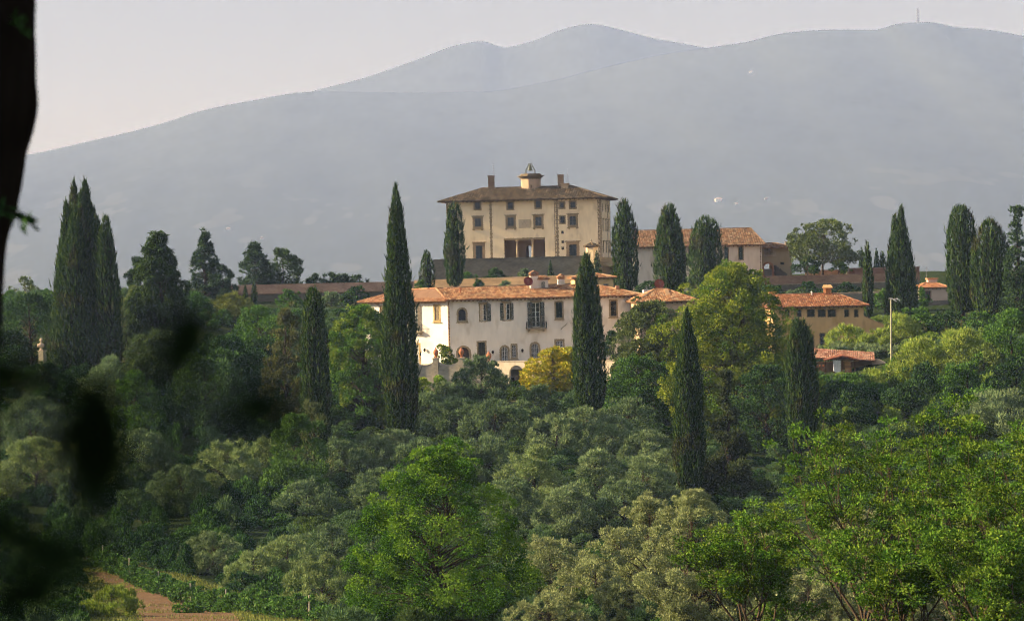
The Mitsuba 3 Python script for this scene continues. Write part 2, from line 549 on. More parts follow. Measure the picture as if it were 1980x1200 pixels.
def rafters(house, F, u0, u1, z, depth, step=0.75, col=(0.10, 0.065, 0.04), roof_key='roof', slope=0.3):
    ms = []
    for u in np.arange(u0, u1, step):
        ms.append(F.box(u - 0.07, u + 0.07, z - 0.20, z - 0.02, 0.002, depth))
    k = name(f'{house}__{roof_key}__rafters')
    add(k, cat(ms), 'matte', col)
    tag(k, kind='stuff')


def hip(F, u0, u1, D, zE, over, zR, r0, r1, base=True):
    """corner points of a hip roof over the rectangle u0..u1 by D deep behind F: eave corners A (front left), B, C, Dk and the ridge ends"""
    A, B = F.w(u0 - over, zE, over), F.w(u1 + over, zE, over)
    C, E = F.w(u1 + over, zE, -D - over), F.w(u0 - over, zE, -D - over)
    R0, R1 = F.w(r0, zR, -D / 2), F.w(r1, zR, -D / 2)
    return [[A, B, R1, R0], [B, C, R1], [C, E, R0, R1], [E, A, R0]], [(R0, R1), (A, R0), (B, R1), (C, R1), (E, R0)]


def quoins(F, u, z0, z1, w0=0.42, w1=0.62, h=0.42, side=1, d=0.05):
    ms, z, i = [], z0, 0
    while z < z1 - 0.05:
        zz = min(z + h, z1)
        w = w0 if i % 2 else w1
        a, b = (u, u + w * side) if side else (u - w / 2, u + w / 2)
        ms.append(F.box(a, b, z + 0.012, zz - 0.012, -0.04, d))
        z, i = zz, i + 1
    return ms


def pipe(key, F, u, z0, z1, out=0.10, r=0.055, col=(0.16, 0.10, 0.06), bend=0.0):
    pts = [F.w(u, z0, out)]
    pts += [F.w(u, z1 - 0.5, out), F.w(u + bend * 0.4, z1 - 0.2, out + 0.15), F.w(u + bend, z1, out + 0.55)] if bend else [F.w(u, z1, out)]
    add(key, tube(pts, r, 6), 'matte', col)

# ------------------------------------------------------------------ the palazzo on the fort
CREAM = (0.84, 0.68, 0.45)
PIETRA = (0.30, 0.225, 0.135)
F = Facade(at(1164, 496, 600), -7.9)
H_ = 'palazzo'
tag(H_, 'three storey cream palazzo with dark hipped roof and rooftop bell turret behind the bastion wall', 'palazzo')
uL, zB = F.px(864, 450)[0], F.px(1000, 496)[1] - 1.2
zE = 0.5 * (F.px(1150, 384)[1] + F.px(870, 391)[1])
DEP = 18.0
holes = []
G = lambda *r: F.rect(*r)
for r in ((915.5, 388, 931, 407), (979, 388, 994.5, 406.5), (1033, 386, 1048, 404.5), (1080, 389, 1093, 404.5), (1100, 387.5, 1115, 404.5)):
    holes.append(window(H_, F, G(*r), 0.30, stone=PIETRA, bars=(2, 2), bar=(0.10, 0.10, 0.09)))
holes.append(window(H_, F, G(1081, 416, 1094, 433.5), 0.24, stone=PIETRA, bars=(2, 2), bar=(0.10, 0.10, 0.09)))
for r in ((914, 418.5, 934, 442), (977.5, 416.5, 997.5, 441), (1031, 415.5, 1051, 440), (1097.5, 414, 1117.5, 439)):
    holes.append(window(H_, F, G(*r), 0.42, stone=PIETRA, bars=(2, 3), bar=(0.13, 0.13, 0.12), lintel=0.22, sill=0.15, ears=True))
for r in ((914.5, 469, 938, 500), (1095, 467, 1120.5, 497)):
    holes.append(window(H_, F, G(*r), 0.60, stone=(0.34, 0.24, 0.14), bars=(2, 4), bar=(0.05, 0.06, 0.06), lintel=0.28, kind='door'))
for x, y in ((1087.5, 449), (1088.3, 467.5), (1088.3, 480)):
    holes.append(window(H_, F, F.rect(x - 2.6, y - 3, x + 2.6, y + 3), 0.10, stone=PIETRA, bars=None))
lo = F.rect(975, 463.5, 1054, 500)
log = sbox(*[lo[0], lo[2] - 1.0, lo[1], lo[3]])
holes.append(log)
wm = [wall_mesh(F, sbox(uL, zB, 0, zE), holes)]
SR = F.side(0, 90)
SL = Facade(F.w(uL, 0, -DEP), F.deg - 90)
B_ = Facade(F.w(0, 0, -DEP), F.deg + 180)
sh = []
for u in (3.2, 9.0, 14.6):
    for zz, hh, ww in ((0.2, 3.0, 1.5), (5.2, 2.6, 1.5), (9.3, 1.7, 1.3)):
        sh.append(window(H_, SR, (u - ww / 2, u + ww / 2, zz + (0 if zz > 1 else 0.6), zz + hh), 0.3, stone=PIETRA, bars=(2, 3), bar=(.1, .1, .1), lintel=0.2 if zz < 9 else 0))
wm.append(wall_mesh(SR, sbox(0.001, zB, DEP, zE), sh))
wm.append(wall_mesh(SL, sbox(0, zB, DEP - 0.001, zE), []))
# the loggia is open right through the house by an arch
LD = 4.2
back = Facade(F.w(0, 0, -LD), F.deg)
a0, a1, _, az = back.rect(1017.5, 475, 1027.8, 496)
az0 = zB
arch1 = arch_poly(a0, a1, az0, az)
rear = Facade(F.w(0, 0, -DEP + 0.45), F.deg)
b0, b1, _, bz = rear.rect(1013, 470, 1032, 497)
wm.append(rear.prism(sbox(uL + .5, zB, -.5, zE - .02).difference(arch_poly(b0, b1, zB, bz)), -0.44, 0))
add(H_ + '__wall', cat(wm), 'plaster', CREAM)
k = H_ + '__loggia'
lm = [back.prism(sbox(lo[0] - .02, zB + 0.9, lo[1] + .02, lo[3] + .4).difference(arch1), -0.4, 0)]
for u in (lo[0] - 0.3, lo[1] + 0.001):
    lm.append(F.box(u, u + 0.3, zB + .9, lo[3] + .4, -LD, -0.46))
lm.append(F.box(lo[0], lo[1], lo[3] + 0.02, lo[3] + 0.4, -LD, -0.46))
# passage behind the arch
for u0_, u1_ in ((a0 - 1.6, a0 - 1.2), (a1 + 1.2, a1 + 1.6)):
    lm.append(F.box(u0_, u1_, zB, bz + 1.4, -DEP + 0.5, -LD - 0.42))
lm.append(F.box(a0 - 1.6, a1 + 1.6, bz + 1.0, bz + 1.4, -DEP + 0.5, -LD - 0.42))
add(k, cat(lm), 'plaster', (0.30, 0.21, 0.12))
add(k + '__floor', F.box(lo[0], lo[1], zB + 0.9, zB + 1.0, -LD, -0.02), 'stone', (0.3, 0.24, 0.16))
add(k + '__lintel', F.box(lo[0] - 0.05, lo[1] + 0.05, lo[3] - 0.02, lo[3] + 0.42, -0.5, 0.06), 'stone', PIETRA)
for x in (1000, 1030):
    u = F.px(x, 480, -0.25)[0]
    c = F.w(u, zB + 1.0, -0.25)
    hgt = lo[3] - zB - 1.0
    add(name(k + '__column'), cat([lathe([(0.34, 0), (0.34, 0.2), (0.26, 0.3), (0.24, hgt * 0.5), (0.21, hgt - 0.45), (0.27, hgt - 0.35), (0.36, hgt - 0.2), (0.36, hgt - 0.02)], c, 12)]), 'stone', (0.42, 0.32, 0.2), smooth=40)
q = quoins(F, uL, zB, zE, side=1) + quoins(F, 0, zB, zE, side=-1) + quoins(SR, 0.05, zB, zE, side=1) + quoins(SR, DEP, zB, zE, side=-1)
u = F.px(949.5, 440)[0]
q += quoins(F, u, zB, zE, 0.42, 0.56, side=0)
u = F.px(1077.5, 440)[0]
q += quoins(F, u, zB, zE, 0.42, 0.62, side=0)
add(H_ + '__quoins', cat(q), 'stone', (0.27, 0.20, 0.12))
tag(H_ + '__quoins', kind='stuff')
for x, y, FF in ((1073, 440, F), (1157, 440, F)):
    u = F.px(x, y)[0]
    pipe(name(H_ + '__downpipe'), F, u, zB, zE - 0.1, col=(0.13, 0.08, 0.05))
pipe(name(H_ + '__downpipe'), SR, 11.6, zB, zE - 0.1, col=(0.13, 0.08, 0.05))
pipe(name(H_ + '__downpipe'), F, uL + 0.75, zB, zE - 0.1, col=(0.30, 0.2, 0.11))
# faded painted sundial, a skim coat 6 mm proud of the wall
r = F.rect(1003, 424, 1027, 441)
sd = [F.box(r[0], r[1], r[2], r[3], 0.0, 0.006)]
add(H_ + '__sundial', cat(sd), 'plaster', (0.50, 0.40, 0.265))
cx, cz = (r[0] + r[1]) / 2, r[3] - 0.25
ln = []
for a in np.linspace(200, 340, 9):
    ca, sa = math.cos(math.radians(a)), math.sin(math.radians(a))
    p = np.array([[cx, cz], [cx + 1.15 * ca, cz + 1.15 * sa]])
    nn = np.array([-sa, ca]) * 0.02
    ln.append(F.prism(Polygon([tuple(p[0] + nn), tuple(p[1] + nn), tuple(p[1] - nn), tuple(p[0] - nn)]), 0.006, 0.010))
add(H_ + '__sundial__hour_lines', cat(ln), 'plaster', (0.30, 0.24, 0.17))
# roof
zR = F.px(1020, 362, -DEP / 2)[1]
r0, r1 = F.px(932, 363, -DEP / 2)[0], F.px(1105, 361, -DEP / 2)[0]
slopes, caps = hip(F, uL, 0, DEP, zE + 0.12, 1.55, zR, r0, r1)
rk = roof(H_, slopes, GREYT, 3, pitch=0.52, course=0.75, caps=caps, slab_col=(0.10, 0.075, 0.05))
rafters(H_, F, uL, 0.5, zE + 0.02, 1.4, 0.9)
rafters(H_, SR, 0, DEP, zE + 0.02, 1.4, 0.9)
for x0, x1, yt in ((944.5, 955.5, 339.5), (1079, 1089.5, 337.5)):
    d = -DEP / 2 - 0.2
    r = F.rect(x0, yt, x1, 366, d)
    ck = name(rk + '__chimney')
    add(ck, cat([F.box(r[0], r[1], r[2] - 0.6, r[3] - 0.25, d - 0.6, d + 0.6), F.box(r[0] - .07, r[1] + .07, r[3] - 0.25, r[3], d - .67, d + .67)]), 'stone', (0.22, 0.16, 0.11))
d = -DEP / 2 + 2.2
r = F.rect(1085, 355.5, 1098, 368, d)
add(rk + '__dormer', cat([F.box(r[0], r[1], r[2] - .5, r[3], d - 2.6, d), F.box(r[0] - .15, r[1] + .15, r[3], r[3] + .14, d - 2.7, d + .2)]), 'plaster', (0.45, 0.34, 0.22))
for x, y0, y1 in ((954, 318, 345), (1098.5, 326, 356)):
    u, z0 = F.px(x, y1, -DEP / 2)
    _, z1 = F.px(x, y0, -DEP / 2)
    add(name(rk + '__antenna'), tube([F.w(u, z0 - .8, -DEP / 2), F.w(u, z1, -DEP / 2)], 0.035, 5), 'matte', (0.2, 0.2, 0.2))
# bell turret, eight-sided
d = -DEP / 2
u0, u1, z0, z1 = F.rect(1008.5, 347, 1044.5, 364, d)
cu, hw = (u0 + u1) / 2, (u1 - u0) / 2


def octagon(c, rad, z0, z1, rot=0.0):
    th = np.radians(22.5 + rot + np.arange(8) * 45 + F.deg)
    p = Polygon([(c[0] + rad * math.cos(t), c[1] + rad * math.sin(t)) for t in th])
    m = trimesh.creation.extrude_polygon(p, z1 - z0, engine='earcut')
    m.apply_translation([0, 0, z0])
    return m


c0 = F.w(cu, 0, d)
zt = c0[2]
R8 = hw / math.cos(math.radians(22.5)) * 1.0
ROT = 16
tk = H_ + '__bell_turret'
add(tk, octagon(c0, R8, zt + z0 - 1.5, zt + z1 + .3, ROT), 'plaster', (0.47, 0.34, 0.23))
zc0, zc1 = zt + F.px(1026, 346.5, d)[1], zt + F.px(1026, 336, d)[1]
hc = zc1 - zc0
add(tk + '__cornice', cat([octagon(c0, R8 * 1.08, zc0, zc0 + hc * .3, ROT), octagon(c0, R8 * 1.22, zc0 + hc * .3 + .003, zc0 + hc * .48, ROT), octagon(c0, R8 * 1.36, zc0 + hc * .48 + .003, zc0 + hc * .62, ROT),
                           octagon(c0, R8 * 1.10, zc0 + hc * .62 + .003, zc0 + hc * .85, ROT), octagon(c0, R8 * 1.0, zc0 + hc * .85 + .003, zc1, ROT)]), 'stone', (0.20, 0.155, 0.105))
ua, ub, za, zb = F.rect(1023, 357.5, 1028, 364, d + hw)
add(tk + '__opening', F.box(ua, ub, za - .2, zb, d + hw * .95, d + hw + .02), 'matte', (0.05, 0.04, 0.03))  # solid dark block, the shade of a hollow put into its colour
fu0, fu1, fz0, fz1 = F.rect(1016.5, 316, 1034, 336.5, d)
fm = []
for dd in (-0.6, 0.6):
    for s in (-1, 1):
        hwf = (fu1 - fu0) / 2
        uc = (fu0 + fu1) / 2
        pts = [F.w(uc + s * hwf, fz0 - .1, d + dd), F.w(uc + s * hwf, fz0 + (fz1 - fz0) * .35, d + dd), F.w(uc + s * hwf * .5, fz0 + (fz1 - fz0) * .72, d + dd * .6), F.w(uc + s * hwf * .3, fz1, d + dd * .3)]
        fm.append(tube(pts, 0.06, 6))
fm.append(tube([F.w(uc - hwf * .4, fz1 - .12, d), F.w(uc + hwf * .4, fz1 - .12, d)], .07, 6))
add(tk + '__bell_frame', cat(fm), 'matte', (0.10, 0.11, 0.09))
bh = (fz1 - fz0) * .62
add(tk + '__bell', lathe([(0.52, 0), (0.50, .05 * bh), (0.36, .3 * bh), (0.28, .6 * bh), (0.25, .8 * bh), (0.12, .93 * bh), (0.06, bh)], F.w(uc, fz1 - .15 - bh, d), 14), 'matte', (0.15, 0.15, 0.09), smooth=40)

# ------------------------------------------------------------------ bastion wall, guard turret and rampart
W = Facade(at(1150, 497, 578), -6)
tag('bastion_wall', 'dark grey stone bastion wall below the palazzo with a flat parapet', 'wall')
wu0 = W.px(837, 500)[0]
wu1 = W.px(1153, 500)[0]
wz1 = 0.5 * (W.px(845, 499)[1] + W.px(1150, 496)[1])
bm = [W.prism(Polygon([(wu0, -14), (wu1, -14), (wu1, wz1 - .35), (wu0, wz1 - .35)]), -1.4, 0)]
WR = W.side(wu1, 62)
bm.append(WR.prism(sbox(0.002, -14, 34, wz1 - .35), -1.4, 0))
WL = Facade(W.w(wu0, 0, -34), W.deg - 90)
bm.append(WL.prism(sbox(0, -14, 34 - .002, wz1 - .35), -1.4, 0))
bm.append(W.box(wu0 + 1.4, wu1 + 15, wz1 - 2.2, wz1 - 1.3, -60, -1.4))
add('bastion_wall__masonry', cat(bm), 'stone', (0.20, 0.18, 0.135))
rng = np.random.default_rng(5)
u = wu0
while u < wu1 - .4:
    ww = min(rng.uniform(1.1, 1.7), wu1 - u)
    dz = rng.normal(0, .03)
    add(name('bastion_wall__coping_stone'), W.box(u + .015, u + ww - .015, wz1 - .36, wz1 + dz, -1.5, 0.12), 'stone', np.array([0.17, 0.155, 0.115]) * rng.uniform(.8, 1.15))
    u += ww
# guard turret at the corner
tag('guard_turret', 'small cream guard turret with conical tiled cap at the right corner of the bastion wall', 'turret')
tb = Facade(at(1141, 520, 577), -14)
tu0, tu1, tz0, tz1 = tb.rect(1131.5, 478.5, 1152.5, 520)
hw = (tu1 - tu0) / 2
c = tb.w((tu0 + tu1) / 2, 0, -hw)


def nprism(c, rad, n, z0, z1, rot):
    th = np.radians(rot + np.arange(n) * 360 / n)
    p = Polygon([(c[0] + rad * math.cos(t), c[1] + rad * math.sin(t)) for t in th])
    m = trimesh.creation.extrude_polygon(p, z1 - z0, engine='earcut')
    m.apply_translation([0, 0, z0])
    return m


zt = c[2]
add('guard_turret__wall', nprism(c, hw * 1.08, 6, zt + tz0 - .8, zt + tz1, -18), 'plaster', (0.76, 0.60, 0.38))
add('guard_turret__cornice', nprism(c, hw * 1.22, 6, zt + tz1 + .002, zt + tz1 + .22, -18), 'stone', (0.4, 0.3, 0.2))
capz = tb.px(1142, 469.5)[1]
th = np.radians(-18 + np.arange(6) * 60)
ring = [np.array([c[0] + hw * 1.5 * math.cos(t), c[1] + hw * 1.5 * math.sin(t), zt + tz1 + .23]) for t in th]
ap = np.array([c[0], c[1], zt + capz])
roof('guard_turret', [[ring[i], ring[(i + 1) % 6], ap] for i in range(6)], GREYT, 7, .34, .45, caps=[(r_, ap) for r_ in ring])
add('guard_turret__finial', lathe([(.16, -.1), (.18, .15), (.10, .3), (.17, .5), (.05, .8)], ap, 8), 'stone', (.3, .24, .17))
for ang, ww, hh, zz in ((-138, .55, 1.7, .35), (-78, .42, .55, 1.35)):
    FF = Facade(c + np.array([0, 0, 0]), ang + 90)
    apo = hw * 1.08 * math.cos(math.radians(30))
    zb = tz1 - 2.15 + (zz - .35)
    add(name('guard_turret__opening'), FF.box(-ww / 2, ww / 2, zb, zb + hh, apo - .2, apo + .02), 'matte', (.06, .05, .04))  # dark box set in the wall, its colour stands for inner shade
# long rampart wall to the left
tag('rampart_wall', 'long low rampart wall of brown brick and stone stretching left from the bastion', 'wall')
P0, P1 = at(396, 555, 560), at(842, 541, 570)
ang = math.degrees(math.atan2(P1[1] - P0[1], P1[0] - P0[0]))
L = Facade(P0, ang)
Lw = np.linalg.norm((P1 - P0)[:2]) + 20
zt0 = 0.0
top = lambda u: (P1[2] - P0[2]) * u / Lw
par = np.array([[0, top(0)], [Lw, top(Lw)]])
z0_, z1_ = L.px(420, 552)[1], L.px(735, 545)[1]
sl = (z1_ - z0_) / (L.px(735, 545)[0] - L.px(420, 552)[0])
zz = lambda u: z0_ + sl * (u - L.px(420, 552)[0])
hpar = 1.75
add('rampart_wall__masonry', L.prism(Polygon([(0, -16), (Lw, -16), (Lw, zz(Lw) - hpar), (0, zz(0) - hpar)]), -2.0, -0.002), 'stone', (0.16, 0.145, 0.105))
pv = []
# battered brick parapet: leans back, so it catches light
for u0_, u1_ in zip(np.arange(0, Lw, 6.0), np.minimum(np.arange(0, Lw, 6.0) + 6.0, Lw)):
    a = [L.w(u0_, zz(u0_) - hpar, 0.16), L.w(u1_, zz(u1_) - hpar, 0.16), L.w(u1_, zz(u1_), -1.1), L.w(u0_, zz(u0_), -1.1)]
    b = [L.w(u0_, zz(u0_) - hpar, -2.0), L.w(u1_, zz(u1_) - hpar, -2.0), L.w(u1_, zz(u1_), -2.0), L.w(u0_, zz(u0_), -2.0)]
    v = np.array(a + b)
    f = np.array([(0, 1, 2), (0, 2, 3), (3, 2, 6), (3, 6, 7), (1, 0, 4), (1, 4, 5), (4, 7, 6), (4, 6, 5), (0, 3, 7), (0, 7, 4), (1, 5, 6), (1, 6, 2)])
    add(name('rampart_wall__parapet'), (v, f), 'stone', np.array([0.30, 0.19, 0.125]) * np.random.default_rng(int(u0_)).uniform(.9, 1.1))
add('rampart_wall__string_course', L.prism(Polygon([(0, zz(0) - hpar - .22), (Lw, zz(Lw) - hpar - .22), (Lw, zz(Lw) - hpar), (0, zz(0) - hpar)]), 0.001, .25), 'stone', (0.2, .15, .1))
# lower bank wall in front of the bastion
tag('bank_wall', 'low tan earth bank wall running under the bastion behind the villa roof', 'wall')
Bk = Facade(at(840, 553, 548), 1)
ub0, ub1 = Bk.px(800, 553)[0], Bk.px(1110, 553)[0]
z0_ = Bk.px(845, 541)[1]
v0 = [Bk.w(ub0, -9, .4), Bk.w(ub1, -9, .4), Bk.w(ub1, z0_ + .3 - 1.5, 0), Bk.w(ub0, z0_ - 1.5, 0)]
v1 = [Bk.w(ub0, z0_, -5.0), Bk.w(ub1, z0_ + .3, -5.0), Bk.w(ub1, -9, -6), Bk.w(ub0, -9, -6)]
v = np.array(v0 + v1)
f = np.array([(0, 1, 2), (0, 2, 3), (3, 2, 5), (3, 5, 4), (4, 5, 6), (4, 6, 7), (7, 6, 1), (7, 1, 0), (0, 3, 4), (0, 4, 7), (1, 6, 5), (1, 5, 2)])
add('bank_wall__earth_face', (v, f), 'stone', (0.21, 0.145, 0.085))

ORD = 'first second third fourth fifth sixth seventh eighth ninth tenth eleventh twelfth thirteenth fourteenth fifteenth sixteenth seventeenth eighteenth nineteenth twentieth'.split()
ORD += ['twenty-' + o for o in ORD[:9]]

# ------------------------------------------------------------------ the white villa
VW = (0.76, 0.72, 0.64)
V = 'villa'
tag(V, 'large white two storey villa with orange tiled roof and green shutters', 'villa')
M = Facade(at(866.5, 640, 430), 9.0)
zE = 0.5 * (M.px(880, 581)[1] + M.px(1225, 571.5)[1])
uR = M.px(1236, 600)[0]
zB = M.px(950, 700)[1] - 3.2
ZT = M.px(950, 699)[1]
VS = (0.33, 0.27, 0.175)
h = [window(V, M, M.rect(883, 594, 904, 622.5), .26, arch=True, stone=VS, bars=(4, 4), bar=(.06, .06, .06), sill=.12),
     window(V, M, M.rect(926, 586, 942.5, 622), .16, stone=VS, shutters='ajar', bars=(2, 3), curtain=(.02, .62), lintel=.1),
     window(V, M, M.rect(971, 584, 988.5, 620.5), .20, stone=VS, shutters='open', bars=(2, 3), curtain=(.02, .4), lintel=.08),
     window(V, M, M.rect(1026, 582.5, 1046.5, 634), .18, stone=VS, shutters='open', bars=(2, 5), lintel=.1, bar=(.75, .74, .70)),
     window(V, M, M.rect(1072, 581.5, 1090, 617), .24, stone=VS, shutters='closed', sill=.12),
     window(V, M, M.rect(1121, 580.5, 1138, 615), .24, stone=VS, shutters='closed', sill=.12),
     window(V, M, M.rect(1177.5, 578.5, 1194.5, 613.5), .24, stone=VS, shutters='closed', sill=.12, shut_col=(0.018, 0.024, 0.022)),
     window(V, M, M.rect(882, 667.5, 911, 703), .30, arch=True, stone=VS, bars=(4, 4), bar=(.05, .05, .05), kind='door'),
     window(V, M, M.rect(922, 658.5, 941, 691), .22, stone=VS, bars=(4, 4), bar=(.05, .06, .06)),
     window(V, M, M.rect(966, 666.5, 985.5, 702), .25, arch=True, stone=VS, bars=(4, 4), bar=(.55, .56, .56), kind='door'),
     window(V, M, M.rect(987.2, 664, 1000.8, 693.5), .22, stone=VS, bars=(2, 4), bar=(.5, .5, .5), sill=.1),
     window(V, M, M.rect(1024, 660, 1045, 700), .28, arch=True, stone=VS, bars=(4, 4), bar=(.55, .57, .6), kind='door'),
     window(V, M, M.rect(1072, 655, 1091.5, 680), .26, stone=VS, bars=(4, 3), bar=(.6, .62, .64)),
     window(V, M, M.rect(1180, 690, 1194, 728), .2, stone=VS, shutters='closed')]
WG = Facade(M.O, -36.9)
WLn = 16.0
h2 = [window(V, WG, WG.rect(794, 588.5, 810, 641.5), .16, stone=(.40, .33, .2), shutters='open', bars=(2, 6), bar=(.75, .74, .70), lintel=.1, shut_col=(0.17, 0.15, 0.115)),
      window(V, WG, WG.rect(838, 587.5, 852, 622.5), .26, stone=(.42, .31, .15), shutters='closed', shut_col=(0.26, 0.21, 0.14), sill=.15),
      window(V, WG, WG.rect(797, 662.5, 813.5, 706), .26, stone=(.42, .31, .15), bars=(4, 6), bar=(.7, .69, .65), kind='door'),
      window(V, WG, WG.rect(736, 590, 748, 622), .2, stone=(.42, .31, .15), shutters='closed', shut_col=(0.26, 0.21, 0.14))]
BD = 12.0
zW = zE - 0.12
wm = [wall_mesh(M, sbox(0, zB, uR, zE), h), wall_mesh(WG, sbox(-WLn, zB, -0.002, zW), h2)]
ML = Facade(M.w(0, 0, -BD), M.deg + 180)
MR = M.side(uR, 90)
wm += [wall_mesh(MR, sbox(0.002, zB, BD, zE), []), M.box(0.5, uR - .5, zB, zE, -BD - .4, -BD)]
GL = Facade(WG.w(-WLn, 0, -9), WG.deg - 90)
wm += [GL.prism(sbox(0, zB, 9 - .002, zW), -.45, 0), WG.box(-WLn + .5, 4, zB, zW, -9.4, -9)]
add(V + '__wall', cat(wm), 'plaster', VW)
# the paler bay left of the step in the wall
us = M.px(934.7, 640)[0]
for x, FF in ((0.16, M),):
    pipe(name(V + '__downpipe'), M, x, ZT, zE - .1, out=.12, r=.07, col=(.20, .115, .06))
pipe(name(V + '__downpipe'), M, M.px(1157, 600)[0], ZT, zE - .1, out=.12, r=.06, col=(.10, .07, .05), bend=0.5)
pipe(name(V + '__downpipe'), WG, WG.px(735.5, 590)[0], ZT, zW - .1, out=.12, r=.06, col=(.20, .115, .06), bend=-.8)
# balconies
for FF, r, n in ((M, M.rect(1016.5, 606, 1056, 636), 18), (WG, WG.rect(790, 610, 818, 642), 10)):
    b0, b1, bz, bt = r
    bk = name(V + '__balcony')
    add(bk, cat([FF.box(b0, b1, bz - .02, bz + .16, -.1, .85), FF.box(b0 + .3, b0 + .55, bz - .38, bz - .022, -.1, .6), FF.box(b1 - .55, b1 - .3, bz - .38, bz - .022, -.1, .6)]), 'stone', (.33, .28, .2))
    rl = [FF.box(b0 + .02, b1 - .02, bz + 1.08, bz + 1.13, .76, .81), FF.box(b0 + .02, b0 + .07, bz + 1.08, bz + 1.13, 0, .758), FF.box(b1 - .07, b1 - .02, bz + 1.08, bz + 1.13, 0, .758)]
    for u in np.linspace(b0 + .04, b1 - .04, n):
        rl.append(FF.box(u - .013, u + .013, bz + .16, bz + 1.08, .772, .798))
    for d in np.linspace(.1, .7, 5):
        for u in (b0 + .045, b1 - .045):
            rl.append(FF.box(u - .013, u + .013, bz + .16, bz + 1.08, d - .013, d + .013))
    add(bk + '__railing', cat(rl), 'matte', (.035, .04, .035))
# wall lanterns
for FF, x, y in ((WG, 821.3, 677), (M, 953, 681), (M, 1010, 678)):
    u, z = FF.px(x, y, .25)
    lk = name(V + '__lantern')
    add(lk, cat([FF.box(u - .03, u + .03, z + .15, z + .2, 0, .3), lathe([(.06, -.22), (.15, -.1), (.17, .12), (.19, .14), (.05, .3)], FF.w(u, z, .3), 8)]), 'matte', (.03, .03, .028))
u, z = M.px(1084, 637, .2)
u2, z2 = M.px(1097.5, 624.5, .9)
add(V + '__flagpole', tube([M.w(u, z, .05), M.w(u2, z2, .9)], .05, 6), 'matte', (.16, .12, .08))  # thin rod slanting out from the wall
# main roof
OV = 0.75
zR = M.px(1000, 554.5, -BD / 2)[1]
rl_ = M.px(843, 556, -BD / 2)[0]
rr_ = M.px(1150, 552, -BD / 2)[0]
A, B, C, E = M.w(-.35, zE + .1, OV), M.w(uR + OV, zE + .1, OV), M.w(uR + OV, zE + .1, -BD - OV), M.w(-3, zE + .1, -BD - OV)
R0, R1 = M.w(rl_, zR, -BD / 2), M.w(rr_, zR, -BD / 2)
rk = roof(V, [[A, B, R1, R0], [B, C, R1], [C, E, R0, R1]], TERRA, 21, pitch=.34, course=.46, caps=[(R0, R1), (B, R1)])
rafters(V, M, .2, uR + .4, zE, OV - .05, .6)
# wing roof, tiles in a brown palette of their own
A2, B2 = WG.w(-WLn - OV, zW + .1, OV), WG.w(.55, zW + .1, OV)
zr2 = WG.px(800, 561, -4.5)[1]
C2 = WG.w(-WLn + 3.5, zr2, -4.5)
D2 = R0 + np.array([0, 0, .04])
E2 = WG.w(-WLn - OV, zW + .1, -9 - OV)
rk2 = roof(V, [[A2, B2, D2, C2], [E2, A2, C2], [M.w(0.5, zE + 0.1, -BD - OV) + np.array([-2, 2, 0]), E2, C2, D2]], [(.30, .15, .085), (.34, .18, .10), (.25, .125, .075), (.36, .22, .13)], 22, pitch=.34, course=.46,
           caps=[(B2, D2), (D2, C2), (C2, A2)])
rafters(V, WG, -WLn, 0, zW, OV - .05, .6, roof_key=rk2.split('__')[1])
# step in the roof: gable edge between wing and main
ms = [tube([M.w(-.35, zE + .2, OV), M.w(rl_ - .1, zR + .1, -BD / 2)], [.18, .16], 6)]
# roof penthouse and chimneys
d = -BD / 2 + 1.4
r = M.rect(1041, 539, 1060, 561, d)
add(rk + '__dormer', M.box(r[0], r[1], r[2] - .6, r[3], d - 2.6, d), 'plaster', (.66, .61, .53))
rs = [[M.w(r[0] - .2, r[3], d + .3), M.w(r[1] + .25, r[3], d + .3), M.w(r[1] + .25, r[3] + .45, d - 2.8), M.w(r[0] - .2, r[3] + .45, d - 2.8)]]
v, f, c = tiles(rs[0], .3, .42, TERRA, np.random.default_rng(4))
add(rk + '__dormer__roof', cat([slab(rs[0], .1)]), 'matte', (.25, .12, .07))
add(rk + '__dormer__tiles', (v, f), 'matte', c)
w_ = M.rect(1047, 545, 1053, 557, d)
add(rk + '__dormer__shutter', shutter_mesh(M, w_[0], w_[1], w_[2], w_[3], d + .01), 'matte', (.02, .05, .04))
for x0, x1, yt, yb, dd in ((1026, 1041, 533.5, 562, d + .25), (1080, 1092, 540, 556, -BD / 2 - .3)):
    r = M.rect(x0, yt, x1, yb, dd)
    ck = name(rk + '__chimney')
    add(ck, M.box(r[0], r[1], r[2] - .6, r[3], dd - 1.1, dd), 'plaster', (.72, .67, .57))
    cm = [M.box(r[0] - .08, r[1] + .08, r[3] + .001, r[3] + .12, dd - 1.18, dd + .08)]
    for u in np.linspace(r[0] + .1, r[1] - .1, 3):
        for e in (dd - .1, dd - 1.0):
            cm.append(M.box(u - .08, u + .08, r[3] + .12, r[3] + .42, e - .08, e + .08))
    cc = (r[0] + r[1]) / 2
    for s in (-1, 1):
        cm.append((np.array([M.w(cc, r[3] + .85, dd + .1), M.w(cc, r[3] + .85, dd - 1.2), M.w(cc + s * (r[1] - cc + .15), r[3] + .42, dd - 1.2), M.w(cc + s * (r[1] - cc + .15), r[3] + .42, dd + .1),
                             M.w(cc, r[3] + .75, dd + .1), M.w(cc, r[3] + .75, dd - 1.2), M.w(cc + s * (r[1] - cc + .15), r[3] + .34, dd - 1.2), M.w(cc + s * (r[1] - cc + .15), r[3] + .34, dd + .1)]),
                   np.array([(0, 1, 2), (0, 2, 3), (4, 6, 5), (4, 7, 6), (3, 2, 6), (3, 6, 7), (0, 3, 7), (0, 7, 4), (1, 5, 6), (1, 6, 2)])))
    add(ck + '__cap', cat(cm), 'matte', (.36, .19, .11))
r = M.rect(888.8, 555.5, 891.5, 568, -2.8)
